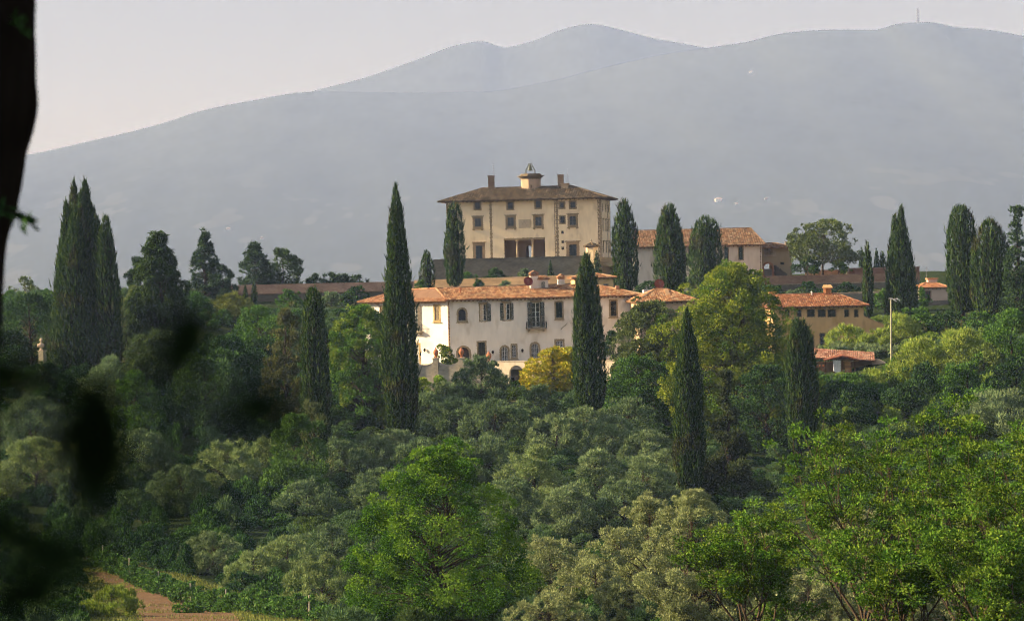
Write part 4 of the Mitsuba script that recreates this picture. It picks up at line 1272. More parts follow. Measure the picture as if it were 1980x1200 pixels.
# ------------------------------------------------------------------ plants
def unit(v):
    return v / (np.linalg.norm(v, axis=-1, keepdims=True) + 1e-12)


def kites(P, D, L, W, rng):
    """leaves of two triangles"""
    n = len(P)
    S = unit(np.cross(D, rng.normal(size=(n, 3)))) * (np.broadcast_to(W, (n,)) / 2)[:, None]
    E = D * np.broadcast_to(L, (n,))[:, None]
    v = np.stack([P, P + E * .45 + S, P + E, P + E * .45 - S], 1).reshape(-1, 3)
    i = np.arange(n)[:, None] * 4
    f = np.hstack([i, i + 1, i + 2, i, i + 2, i + 3]).reshape(-1, 3)
    return v, f, 4


def blades(P, D, L, W, rng):
    """narrow sprays of one triangle"""
    n = len(P)
    S = unit(np.cross(D, rng.normal(size=(n, 3)))) * (np.broadcast_to(W, (n,)) / 2)[:, None]
    v = np.stack([P - S, P + S, P + D * np.broadcast_to(L, (n,))[:, None]], 1).reshape(-1, 3)
    return v, np.arange(3 * n).reshape(-1, 3), 3


GAIN = np.array([1.04, 1.22, 0.95])


def mixcol(pal, n, rng, jit=.16):
    pal = np.array(pal, float) * GAIN
    i, j, t = rng.integers(0, len(pal), n), rng.integers(0, len(pal), n), rng.random((n, 1))
    return (pal[i] * t + pal[j] * (1 - t)) * rng.uniform(1 - jit, 1 + jit, (n, 1))


class Foliage:
    def __init__(self):
        self.v, self.f, self.c, self.n = [], [], [], 0

    def put(self, vf, col):
        v, f, k = vf
        self.v.append(v), self.f.append(f + self.n), self.c.append(np.repeat(col, k, 0) if len(col) * k == len(v) else np.repeat(np.atleast_2d(col), len(v), 0))
        self.n += len(v)

    def done(self, key):
        add(key, (np.vstack(self.v), np.vstack(self.f)), 'leaf', np.vstack(self.c))
        tag(key, kind='stuff')


BARK = (0.050, 0.040, 0.031)
CY = [(.026, .045, .019), (.036, .058, .022), (.020, .036, .017), (.042, .060, .024)]
CY_TIP = [(.06, .085, .026), (.075, .095, .03)]
PROF = {'slim': [(0, .30), (.05, .62), (.18, .92), (.38, 1.0), (.6, .86), (.8, .56), (.92, .28), (.975, .11), (1, .01)],
        'full': [(0, .5), (.06, .8), (.2, .97), (.45, 1.0), (.65, .88), (.82, .62), (.92, .38), (.98, .18), (1, .02)],
        'blunt': [(0, .55), (.06, .85), (.25, 1.0), (.5, .98), (.75, .84), (.9, .62), (.97, .38), (1, .1)],
        'cone': [(0, .7), (.05, .95), (.15, 1.0), (.4, .84), (.65, .56), (.85, .28), (.96, .1), (1, .01)]}


def spindle(fo, rng, base, h, w, prof, pxm, dens, pal, lean=(0, 0)):
    """one upright cypress body standing on base: h high, w its largest radius; pxm = metres per picture pixel"""
    pr = np.array(PROF[prof])
    seed = int(rng.integers(1, 9999))
    area = h * w * 2 * .75 / pxm ** 2
    n = int(np.clip(area * dens, 350, 20000))
    t = rng.random(n * 3)
    R = np.interp(t, pr[:, 0], pr[:, 1])
    keep = rng.random(n * 3) < (R + .12)
    t, R = t[keep][:n], R[keep][:n]
    n = len(t)
    a = rng.random(n) * 2 * math.pi
    q = np.stack([np.cos(a) * 1.7, np.sin(a) * 1.7, t * h * .16 / max(w, .6)], -1)
    fur = meshkit.fbm(q, 3, seed=seed)
    big = meshkit.fbm(np.stack([np.cos(a) * .8, np.sin(a) * .8, t * h * .35], -1), 2, seed=seed + 5)
    rr = R * w * (.66 + .68 * fur + .30 * (big - .5)) + .02
    rho = rr * (1 - .30 * rng.random(n) ** 2.2)
    stray = rng.random(n) < .05
    rho[stray] *= rng.uniform(1.05, 1.3, stray.sum())
    out = np.stack([np.cos(a), np.sin(a), 0 * a], -1)
    P = np.array(base) + out * rho[:, None] + np.stack([t * h * lean[0], t * h * lean[1], t * h], -1)
    D = unit(np.array([0, 0, 1.0]) + out * rng.uniform(.05, .42, (n, 1)) + rng.normal(0, .16, (n, 3)))
    L = pxm * rng.uniform(2.6, 6.5, n) * (1 + .4 * (fur > .55))
    L[stray] *= 1.5
    L = np.minimum(L, h * .07)
    col = mixcol(pal, n, rng)
    dry = big + .25 * (fur - .5) > .66
    col[dry] = col[dry] * .45 + np.array([.062, .050, .028]) * .6 * rng.uniform(.7, 1.2, (dry.sum(), 1))
    tip = rng.random(n) < .18
    col[tip] = mixcol(CY_TIP, tip.sum(), rng) * (np.array(pal).mean() / np.array(CY).mean())
    fo.put(blades(P, D, L, pxm * rng.uniform(.8, 1.9, n), rng), col)
    ts = np.linspace(.0, .93, 9)
    rc = np.interp(ts, pr[:, 0], pr[:, 1]) * w * .60
    core = tube([np.array(base) + [k * h * lean[0], k * h * lean[1], k * h] for k in ts], rc, 9)
    fo.put((core[0], core[1], 1), np.repeat(np.array([[.020, .026, .014]]), len(core[0]), 0))


def cypress(px, ytop, wpx, Y, label, prof='full', ybase=None, crown0=.03, extra=(), dens=1.5, seed=1, pal=CY, base='cypress_tree', group=None, lean=(0, 0), cat_='tree'):
    """extra: further spires (px, ytop, wpx, dy)"""
    rng = np.random.default_rng(seed * 7919 + int(px))
    top = at(px, ytop, Y)
    k = name(base)
    pxm = Y / 2903.0
    bz = H(top[0], Y) if ybase is None else at(px, ybase, Y)[2]
    h = top[2] - bz
    fo = Foliage()
    spindle(fo, rng, (top[0] - h * lean[0], Y, bz + h * crown0), h * (1 - crown0), wpx / 2 * Y / FPX, prof, pxm, dens, pal, lean)
    for ex, ey, ew, dy in extra:
        tp = at(ex, ey, Y + dy)
        hh = tp[2] - bz
        spindle(fo, rng, (tp[0], Y + dy, bz + hh * crown0), hh * (1 - crown0), ew / 2 * Y / FPX, prof, pxm, dens, pal)
    fo.done(k + '__crown')
    r = .018 * h + .06
    add(k + '__trunk', tube([[top[0] - h * lean[0], Y, bz - .6], [top[0] - h * lean[0], Y, bz + h * (crown0 + .25)]], [r, r * .7], 8), 'bark', BARK)
    tag(k, label, cat_, group)
    return k


def clump_leaves(fo, rng, C, R, flat, n, pal, L, W, center, leafy='kite', up=.5, droop=0.0, jit=.14, spread=.55):
    """n leaves over the clump at C of radius R"""
    d = rng.normal(size=(n, 3))
    outc = unit(np.array(C) - np.array(center) + [0, 0, R * .4])
    d = unit(unit(d) + outc * spread)
    rad = R * (1 - .5 * rng.random(n) ** 1.8)
    lump = meshkit.noise(d * 2.2 + np.array(C) * 3.1, seed=int(rng.integers(1, 999)))
    rad = rad * (.72 + .5 * lump)
    P = np.array(C) + d * rad[:, None] * np.array([1, 1, flat])
    D = unit(d * .8 + np.array([0, 0, up - droop]) + rng.normal(0, .45, (n, 3)))
    col = mixcol(pal, n, rng, jit)
    ll = L * rng.uniform(.6, 1.35, n)
    fo.put((kites if leafy == 'kite' else blades)(P, D, ll, W * rng.uniform(.7, 1.3, n), rng), col)


def limbs(C, root, top, rng, r0, low=.08):
    """a leader that tapers to the top and a bent limb from it to each clump centre"""
    root, top = np.array(root, float), np.array(top, float)
    h = top[2] - root[2]
    ks = np.linspace(0, 1, 7)
    ax = root + (top - root) * ks[:, None]
    ax[1:-1, :2] += rng.normal(0, .018 * h, (5, 2))
    ms = [tube(np.vstack([root - [0, 0, .8], ax]), [r0 * 1.3] + list(r0 * (1 - .88 * ks)), 8)]
    for c in C:
        c = np.array(c)
        k = np.clip((c[2] - root[2]) / h - rng.uniform(.12, .3), low, .85)
        p = np.array([np.interp(k, ks, ax[:, j]) for j in range(3)])
        c = p + (c - p) * .8
        L = np.linalg.norm(c - p)
        m = p + (c - p) * .5 + np.array([0, 0, .08 * L]) + rng.normal(0, .06, 3) * L
        r = r0 * (1 - .88 * k) * .3
        ms.append(tube([p, m, c], [r, r * .6, r * .2], 5))
    return cat(ms)


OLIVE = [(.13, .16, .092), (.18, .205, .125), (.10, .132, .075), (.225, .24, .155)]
OLIVE_TAN = [(.15, .18, .085), (.20, .22, .115), (.11, .145, .065), (.24, .25, .14)]  # sunlight painted in: warmer, lighter olive leaves
OLIVE_DARK = [(.092, .125, .074), (.13, .158, .096), (.068, .098, .058), (.16, .185, .118)]  # darker copy of the olive palette, shade painted into the leaves
LEAFY = [(.055, .105, .026), (.08, .145, .03), (.042, .08, .024), (.105, .165, .04)]
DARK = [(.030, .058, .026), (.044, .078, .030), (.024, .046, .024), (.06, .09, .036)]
MAPLE = [(.14, .165, .026), (.21, .22, .034), (.10, .13, .024), (.29, .27, .05)]
YELLOW = [(.30, .25, .028), (.40, .31, .03), (.20, .20, .03), (.38, .24, .03)]
BRIGHT = [(.062, .112, .018), (.094, .152, .024), (.044, .084, .016), (.130, .172, .030)]
FEATHER = [(.19, .225, .05), (.25, .27, .065), (.15, .185, .045), (.29, .29, .09)]
CONIF = [(.034, .055, .028), (.05, .073, .034), (.027, .045, .026)]
BROWNT = [(.10, .10, .045), (.135, .115, .055), (.075, .08, .038)]


def bush(px, ytop, wpx, label, kind='tree', Y=None, ybase=None, base='olive_tree', pal=OLIVE, clumps=14, leafy='blade', size=(3.6, 1.0), dens=2.1, trunk=.28, flat=.8, hfrac=None, seed=1, group=None, up=.7, droop=0.0,
         crad=.40, category=None, yz=None, depth=1.0, spread=.55, shape='dome', pal2=None, taper=(2.3, .5), irr=.07):
    """a tree or shrub given by its top, its width and the pixel of its foot (or its distance)"""
    if Y is None:
        g = ground(px, ybase)
        Y = g[1]
    rng = np.random.default_rng(seed * 6151 + int(px * 3 + ytop))
    top = at(px, ytop, Y)
    x = top[0]
    bz = float(H(x, Y)) if yz is None else yz
    h = max(top[2] - bz, .8)
    rx = wpx / 2 * Y / FPX * (1.12 if shape == 'dome' else 1)
    ch = h * (1 - trunk)
    rz = ch / 2
    cz = bz + h * trunk + rz
    pxm = Y / 2903.0
    center = np.array([x, Y, cz])
    k = name(base)
    fo = Foliage()
    Cs, Rs = [], []
    aa, bb = taper
    for i in range(clumps):
        rr = crad * min(rx, 1.4 * rz) * rng.uniform(.62, 1.35)
        th = rng.random() * 2 * math.pi
        if shape == 'cone':
            t = (i + rng.random()) / clumps
            t = t ** 1.25
            s_ = (1 - t) ** .85
            rm = rx * .78 * s_ * rng.random() ** .4
            c = np.array([x + rm * math.cos(th), Y + rm * depth * math.sin(th), bz + h * trunk + ch * t * .96])
            rr *= .30 + .70 * s_
        elif shape == 'round':
            d = unit(rng.normal(size=3))
            q = rng.uniform(.5, .8) * (.4 if i < clumps * .12 else 1)
            c = center + d * np.array([rx * q, rx * depth * q, rz * q])
        else:
            t = (i + rng.random()) / clumps
            t = t ** 1.15
            rm = max(rx * (1 - min(t, .985) ** aa) ** bb * (.85 + .15 * min(1, t / .2)) - rr * .5, rx * .10)
            rm *= (.35 + .65 * rng.random() ** .45) * (1 + irr * rng.normal())
            c = np.array([x + rm * math.cos(th), Y + rm * depth * math.sin(th), bz + h * trunk + t * (ch - rr * flat * .8) + (1 - t) * rr * .3])
            rr *= 1 - .28 * t
        Cs.append(c)
        Rs.append(rr)
    if shape == 'dome':
        for i in range(int(clumps * .7)):     # loose sprigs that break the outline
            t, th = rng.random() ** .8, rng.random() * 2 * math.pi
            rm = rx * (1 - min(t, .97) ** aa) ** bb * rng.uniform(.86, 1.04)
            Cs.append(np.array([x + rm * math.cos(th), Y + rm * depth * math.sin(th), bz + h * trunk + t * ch * .97 + rng.normal(0, .03) * ch]))
            Rs.append(crad * min(rx, 1.4 * rz) * rng.uniform(.28, .6))
    for _ in range(3):
        Cs.append(np.array([x + rng.normal(0, .09) * rx, Y + rng.normal(0, .09) * rx, bz + h - crad * min(rx, rz) * .62]))
        Rs.append(crad * min(rx, rz) * .62)
    Rs = np.array(Rs)
    area = math.pi * rx * rz / pxm ** 2
    n = np.clip(area * dens * 1.6, 500, 90000)
    share = Rs ** 2 / (Rs ** 2).sum()
    for c, r, s in zip(Cs, Rs, share):
        pl = np.array(pal) * rng.uniform(.78, 1.22)
        if pal2 is not None and rng.random() < pal2[1]:
            pl = np.array(pal2[0])
        clump_leaves(fo, rng, c, r, flat, max(20, int(n * s)), pl, pxm * size[0], pxm * size[1], center, leafy, up, droop, spread=spread)
    fo.done(k + '__crown')
    r0 = .02 * h + .06
    fork = np.array([x, Y, bz + h * .86])
    add(k + '__trunk', limbs(Cs, [x + rng.uniform(-.06, .06) * rx, Y, bz], fork, rng, r0, max(trunk, .06)), 'bark', BARK)
    tag(k, label, category or ('tree' if kind == 'tree' else 'shrub'), group)
    return k


def open_tree(px, ytop, wpx, Y, label, seed, base='locust_tree', pal=BRIGHT, lean=(-.22, .05), levels=3, leaf=(.125, .07), nleaf=100, limbs_n=8, spreadz=.6, r0=.15, cluster=.46, foot=None, trunk_t=.26, kids=4):
    """a loose tree grown branch by branch, with leaf clusters at its twigs"""
    rng = np.random.default_rng(seed)
    top = at(px, ytop, Y)
    bz = float(H(top[0], Y))
    h = top[2] - bz
    rx = wpx / 2 * Y / FPX
    root = np.array([top[0] - lean[0] * h * .8, Y - lean[1] * h, bz])
    k = name(base)
    fo, ms, tips = Foliage(), [], []
    fork = root + np.array([lean[0] * h * trunk_t, lean[1] * h * trunk_t, h * trunk_t])
    ms.append(tube([root - [0, 0, .8], (root + fork) / 2 + rng.normal(0, .12, 3), fork], [r0 * 1.2, r0, r0 * .8], 8))

    def grow(p, d, L, r, lev):
        n = 4
        pts = [p]
        for i in range(n):
            d = unit(d + rng.normal(0, .15, 3) + np.array([0, 0, .07]))
            pts.append(pts[-1] + d * L / n)
        ms.append(tube(pts, np.linspace(r, r * .5, n + 1), 5 if lev < 2 else 4))
        if lev >= levels:
            tips.append((pts[-1], d))
            tips.append((pts[2], d))
            return
        m = kids if lev else kids + 1
        for i in range(m):
            q = pts[rng.integers(2, n + 1)] if i else pts[-1]
            nd = unit(d + rng.normal(0, .62, 3) * np.array([1, 1, spreadz]) + np.array([0, 0, .06]))
            grow(q, nd, L * rng.uniform(.5, .78), r * .5, lev + 1)

    a0 = rng.random() * 6
    hgt = h * (1 - trunk_t)
    for i in range(limbs_n):
        a = a0 + i * 2 * math.pi / limbs_n
        tz = rng.uniform(.42, 1.0)
        d = unit(np.array([math.cos(a) * rx * (1.25 - tz * .55), math.sin(a) * rx * (1.25 - tz * .55), hgt * tz]))
        grow(fork - np.array([lean[0], lean[1], 1]) * rng.uniform(0, h * .14), d, np.linalg.norm([rx * .62, hgt * .55]) * rng.uniform(.72, .95), r0 * .55, 1)
    # fit the crown to the picture's height and width
    T_ = np.array([t for t, _ in tips])
    sx = rx / max(np.percentile(np.abs(T_[:, 0] - top[0]), 95), .1)
    sz = (top[2] - fork[2]) / max(np.percentile(T_[:, 2], 99.0) - fork[2], .1)

    def fit(v):
        v = np.array(v)
        wgt = sst(fork[2] - h * .1, fork[2] + hgt * .5, v[:, 2])[:, None]
        o = v.copy()
        o[:, 0] = top[0] + (v[:, 0] - top[0]) * (1 + (sx - 1) * wgt[:, 0])
        o[:, 1] = Y + (v[:, 1] - Y) * (1 + (sx - 1) * wgt[:, 0])
        up_ = v[:, 2] > fork[2]
        o[up_, 2] = fork[2] + (v[up_, 2] - fork[2]) * sz
        return o
    v, f = cat(ms)
    add(k + '__trunk', (fit(v), f), 'bark', (.075, .055, .038))
    T_ = fit(T_)
    for (c, (_, d)) in zip(T_, tips):
        n = int(nleaf * rng.uniform(.45, 1.5))
        R = cluster * rng.uniform(.55, 1.2)
        e = rng.normal(size=(n, 3))
        P = c + unit(e) * (R * rng.random(n) ** .6)[:, None] * np.array([1, 1, .42])
        D = unit(unit(e) * .7 + d * .5 + rng.normal(0, .4, (n, 3)) + np.array([0, 0, -.05]))
        pl = np.array(pal) * rng.uniform(.7, 1.25) * np.array([rng.uniform(.85, 1.2), 1, 1])
        fo.put(kites(P, D, leaf[0] * rng.uniform(.6, 1.4, n), leaf[1] * rng.uniform(.7, 1.3, n), rng), mixcol(pl, n, rng))
    fo.done(k + '__crown')
    tag(k, label, 'tree')
    return k

# ------------------------------------------------------------------ cypresses
cypress(165, 351, 84, 392, 'broad many spired cypress at the left edge of the garden', 'cone', extra=[(143, 353, 66, 1.5), (117, 490, 50, -1), (186, 420, 80, -2), (146, 405, 112, -2.5), (128, 395, 66, 0), (176, 400, 96, .5), (158, 372, 84, -1)], seed=1, dens=1.9)
cypress(205, 420, 44, 387, 'thin cypress with a ragged tip close beside the broad many spired cypress', 'full', seed=2)
cypress(765, 360, 62, 345, 'tallest cypress, dark and slim, in front of the left end of the white villa', 'slim', seed=3, dens=1.9, crown0=.02)
cypress(605, 559, 54, 338, 'medium cypress standing alone left of the round maple', 'blunt', seed=4, dens=1.8)
cypress(877, 395, 36, 520, 'narrow blunt cypress in front of the left side of the palazzo', 'blunt', seed=5, ybase=558)
cypress(825, 485, 28, 545, 'small cypress at the left end of the bastion wall', 'full', seed=6, ybase=566)
cypress(1207, 389, 48, 505, 'cypress between the palazzo and the long white building', 'full', seed=7, ybase=580)
cypress(1293, 397, 58, 500, 'broad shouldered cypress before the left half of the long brown roof', 'full', seed=8, ybase=575, extra=[(1306, 440, 34, .5)])
cypress(1365, 421, 62, 545, 'blunt topped bushy cypress before the middle of the long brown roof', 'blunt', seed=9, ybase=560)
cypress(1133, 494, 60, 368, 'dark cypress in front of the right half of the white villa', 'full', seed=10, dens=1.9, ybase=812)
cypress(1328, 600, 56, 312, 'tall cypress left of the dark yew in front of the big yellow green tree', 'slim', seed=11, dens=1.9)
cypress(1540, 618, 50, 336, 'twin tipped cypress below the ochre farmhouse', 'full', seed=12, dens=1.9, extra=[(1552, 621, 46, .6)], ybase=880)
cypress(1064, 505, 15, 555, 'tiny cypress against the bastion wall above the villa chimney', 'cone', seed=13, ybase=556)
cypress(1154, 486, 17, 570, 'small cypress just right of the guard turret', 'cone', seed=14, ybase=535)
cypress(1677, 467, 20, 470, 'very slim cypress right of the ochre farmhouse roof', 'slim', seed=15, ybase=618)
cypress(1742, 404, 56, 470, 'pointed cypress with two tips standing behind the floodlight pole', 'cone', seed=16, ybase=620, extra=[(1730, 418, 44, .5)])
cypress(1858, 401, 62, 445, 'large rounded cypress with bare trunk foot on the right', 'blunt', seed=17, crown0=.08)
cypress(1914, 426, 72, 440, 'dark cypress second from the right edge with bare trunk foot', 'full', seed=18, crown0=.08)
cypress(474, 553, 9, 515, 'left one of two tiny cypresses below the rampart wall', 'slim', seed=19, ybase=596)
cypress(491, 545, 11, 515, 'right one of two tiny cypresses below the rampart wall', 'slim', seed=20, ybase=596)
cypress(1666, 479, 12, 640, 'leftmost of three far little cypresses behind the brick enclosure', 'cone', seed=21, ybase=535)
cypress(1695, 481, 12, 640, 'middle one of three far little cypresses behind the brick enclosure', 'cone', seed=22, ybase=535)
cypress(1706, 487, 12, 640, 'rightmost of three far little cypresses behind the brick enclosure', 'blunt', seed=23, ybase=535)
# ------------------------------------------------------------------ conifers and trees on the skyline
K = dict(leafy='blade', size=(3.4, 1.5), pal=CONIF, base='conifer_tree', category='conifer')
bush(395, 450, 62, 'conical conifer left of the rampart wall end', Y=560, yz=-7, taper=(1.5, .6), clumps=60, crad=.22, up=.2, trunk=.05, **K)
bush(430, 515, 48, 'low round tree huddled against the conical conifer', Y=558, yz=-6, clumps=12, trunk=.1, **{**K, 'base': 'round_tree', 'category': 'tree'})
bush(492, 469, 66, 'dark conifer behind the rampart wall, left of a pair', Y=585, yz=-5, taper=(1.6, .6), clumps=60, crad=.24, up=.2, trunk=.04, **K)
bush(547, 482, 66, 'round crowned umbrella tree behind the rampart wall, right of a pair', Y=588, yz=-5, clumps=16, trunk=.12, **{**K, 'base': 'umbrella_tree', 'category': 'tree', 'pal': [(.05, .075, .03), (.07, .095, .04)]})
for i, (x, y, w) in enumerate(((612, 531, 34), (638, 529, 40), (666, 532, 44), (692, 535, 36))):
    bush(x, y, w, ('leftmost', 'second', 'third', 'rightmost')[i] + ' of the four low pines showing over the rampart wall', Y=592, yz=-4, clumps=8, trunk=.1, flat=.6, **{**K, 'base': 'low_pine', 'group': 'low pines over the rampart wall'})
bush(1592, 424, 124, 'spreading deciduous tree with grey trunk on the upper terrace', Y=566, yz=at(1580, 528, 566)[2], base='deciduous_tree', pal=[(.085, .10, .04), (.12, .125, .055), (.06, .08, .034)], clumps=60, crad=.23, leafy='kite', size=(2.2, 1.4), trunk=.22, flat=.8, dens=2.8, irr=.2, taper=(3.0, .45))
bush(1560, 499, 56, 'dark shrub beside the stair of the loggia wing', kind='shrub', Y=562, yz=-3, base='terrace_shrub', pal=DARK, clumps=12, trunk=.05, leafy='kite', size=(2.6, 1.6))
bush(1622, 508, 44, 'small pale bush right of the deciduous tree', kind='shrub', Y=563, yz=-3, base='terrace_shrub', pal=LEAFY, clumps=8, trunk=.05, leafy='kite', size=(2.4, 1.5))
bush(1966, 398, 86, 'tall shaggy conifer at the right edge', Y=432, base='conifer_tree', pal=CONIF, category='conifer', shape='cone', clumps=80, crad=.42, leafy='kite', size=(3.2, 1.5), trunk=.04, dens=1.4)
bush(305, 452, 122, 'dark drooping cedar with crooked top, left of the rampart wall', Y=398, base='cedar_tree', pal=[(.036, .056, .024), (.052, .075, .03), (.03, .046, .022)], clumps=130, crad=.22, leafy='blade', size=(4.6, 1.4), droop=1.3, up=.2, trunk=.03, flat=1.1, category='cedar', taper=(1.7, .6), irr=.2, dens=2.4)
bush(268, 500, 50, 'dull conifer just behind the drooping cedar', Y=470, yz=-7, base='conifer_tree', pal=CONIF, category='conifer', clumps=14, trunk=.1, leafy='blade', size=(3.6, 1.4))
bush(48, 535, 64, 'small open tree on the skyline beside the near trunk', Y=560, yz=-9, base='round_tree', pal=[(.08, .10, .04), (.11, .12, .05)], clumps=11, crad=.34, trunk=.3, leafy='kite', size=(2.4, 1.5), dens=1.0)
# ------------------------------------------------------------------ the large leafy trees
bush(1413, 505, 246, 'big yellow green broadleaf tree right of the white villa', Y=372, base='broadleaf_tree', pal=[(.075, .115, .026), (.10, .14, .028), (.055, .09, .024)], pal2=(MAPLE, .68), clumps=260, crad=.18, leafy='kite', size=(2.2, 1.5), trunk=.0, dens=3.2, flat=.7, up=.15, taper=(2.3, .55), irr=.28)
bush(700, 588, 150, 'round green maple between the medium cypress and the tallest cypress', Y=380, base='maple_tree', pal=LEAFY, pal2=([(.12, .16, .03), (.17, .19, .04)], .4), clumps=150, crad=.21, leafy='kite', size=(2.2, 1.5), trunk=.0, dens=4.0, flat=.75, up=.2, taper=(2.8, .45))
bush(1252, 582, 138, 'dull olive green tree in front of the right corner of the villa', Y=402, base='holm_oak', pal=[(.085, .098, .04), (.11, .118, .055), (.062, .078, .034)], clumps=150, crad=.22, leafy='kite', size=(2.3, 1.5), trunk=.0, dens=4.0, taper=(3.0, .45))
bush(1066, 672, 104, 'bright yellow shrub before the villa terrace', kind='shrub', Y=408, base='yellow_shrub', pal=YELLOW, clumps=70, crad=.26, leafy='kite', size=(2.4, 1.6), trunk=.0, flat=.7, up=.1, dens=4.0, taper=(2.6, .5))
bush(1100, 672, 50, 'greener shrub merging with the yellow shrub beside the dark cypress', kind='shrub', Y=410, base='green_shrub', pal=[(.15, .19, .035), (.20, .22, .04)], clumps=12, leafy='kite', size=(2.6, 1.9), trunk=.06)
bush(860, 670, 48, 'round clipped bush in front of the villa corner', kind='shrub', Y=421, base='round_bush', pal=[(.10, .125, .028), (.16, .17, .035), (.07, .1, .028)], clumps=16, crad=.42, leafy='kite', size=(2.4, 1.7), trunk=.05)
bush(815, 731, 46, 'lime green hedge bush under the scalloped wall', kind='shrub', Y=406, base='lime_bush', pal=[(.20, .235, .035), (.26, .27, .04)], clumps=10, leafy='kite', size=(2.4, 1.7), trunk=.05, flat=.6)
bush(847, 727, 48, 'dark based lime bush right of the lime hedge bush', kind='shrub', Y=405, base='lime_bush', pal=[(.11, .16, .03), (.17, .21, .035)], clumps=10, leafy='kite', size=(2.4, 1.7), trunk=.05)
bush(552, 598, 88, 'thin brownish tree with pale stem left of the medium cypress', Y=366, base='brownish_tree', pal=BROWNT, clumps=40, crad=.24, leafy='blade', size=(3.8, 1.2), trunk=.15, dens=1.5)
bush(445, 568, 92, 'yellowish rounded tree in front of the rampart wall', Y=470, base='yellowish_tree', pal=[(.13, .135, .04), (.17, .165, .05)], clumps=20, leafy='kite', size=(2.4, 1.5), trunk=.1)
bush(500, 590, 100, 'green tree between the yellowish tree and the brownish tree', Y=440, base='broadleaf_tree', pal=LEAFY, clumps=20, leafy='kite', size=(2.4, 1.6), trunk=.1)
bush(1405, 716, 118, 'dark brownish yew with ragged outline before the big yellow green tree', Y=318, base='yew_tree', pal=[(.05, .06, .03), (.08, .082, .042), (.035, .048, .026)], clumps=52, crad=.30, shape='cone', leafy='blade', size=(4.4, 1.5), trunk=.04, dens=2.0, up=.4)
bush(1232, 690, 170, 'lush green laurel mass right of the dark cypress', Y=380, base='laurel_tree', pal=[(.05, .095, .03), (.075, .125, .036), (.04, .075, .027)], clumps=70, crad=.22, leafy='kite', size=(2.4, 1.5), trunk=.04, dens=2.2)
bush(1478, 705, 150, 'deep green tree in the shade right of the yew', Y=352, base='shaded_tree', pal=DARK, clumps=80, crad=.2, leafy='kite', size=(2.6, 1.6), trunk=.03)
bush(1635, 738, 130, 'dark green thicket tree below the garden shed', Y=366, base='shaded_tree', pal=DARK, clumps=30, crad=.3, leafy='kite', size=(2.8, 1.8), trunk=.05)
bush(572, 800, 118, 'bright leafy bush left below the medium cypress', kind='shrub', Y=318, base='leafy_bush', pal=[(.075, .125, .04), (.10, .155, .045)], clumps=22, leafy='kite', size=(2.8, 1.6), trunk=.06)
bush(605, 778, 70, 'half dead shrub with bare twigs at the foot of the medium cypress', kind='shrub', Y=326, base='dead_shrub', pal=[(.13, .13, .07), (.1, .11, .06)], clumps=14, leafy='blade', size=(3.6, 1.0), dens=.5, trunk=.2)
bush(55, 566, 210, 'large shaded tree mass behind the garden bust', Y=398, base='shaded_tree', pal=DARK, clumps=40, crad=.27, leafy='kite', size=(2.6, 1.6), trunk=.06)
bush(262, 560, 90, 'pale leafy tree between the thin cypress and the drooping cedar', Y=440, base='broadleaf_tree', pal=[(.10, .12, .05), (.13, .14, .06)], clumps=18, leafy='kite', size=(2.4, 1.5), trunk=.08)
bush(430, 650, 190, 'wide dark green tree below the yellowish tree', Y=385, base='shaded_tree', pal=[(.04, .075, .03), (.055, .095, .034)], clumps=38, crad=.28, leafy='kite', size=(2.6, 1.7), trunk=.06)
bush(92, 700, 60, 'dark low shrub at the foot of the bust pillar', kind='shrub', Y=368, base='slope_shrub', pal=DARK, clumps=16, leafy='kite', size=(2.6, 1.6), trunk=.03)
bush(300, 640, 130, 'weeping green tree under the drooping cedar', Y=384, base='weeping_tree', pal=[(.05, .07, .032), (.07, .09, .04)], clumps=30, crad=.3, leafy='blade', size=(4.6, 1.3), droop=1.2, trunk=.06)
bush(215, 690, 110, 'grey green dome shrub below the broad cypress', kind='shrub', Y=362, base='grey_shrub', pal=OLIVE_DARK, clumps=18, trunk=.06)
bush(260, 715, 90, 'leafy green bush below the bust and cedar', kind='shrub', Y=352, base='leafy_bush', pal=LEAFY, clumps=18, leafy='kite', size=(2.6, 1.7), trunk=.06)
bush(395, 690, 150, 'mid green tree half behind the blurred leaf', Y=362, base='broadleaf_tree', pal=[(.05, .085, .034), (.07, .11, .04)], clumps=30, leafy='kite', size=(2.6, 1.7), trunk=.06)
bush(1185, 640, 36, 'dark climbing shrub against the right part of the villa front', kind='shrub', Y=424, base='climbing_shrub', pal=DARK, clumps=10, leafy='kite', size=(2.2, 1.5), trunk=.04, yz=-14)
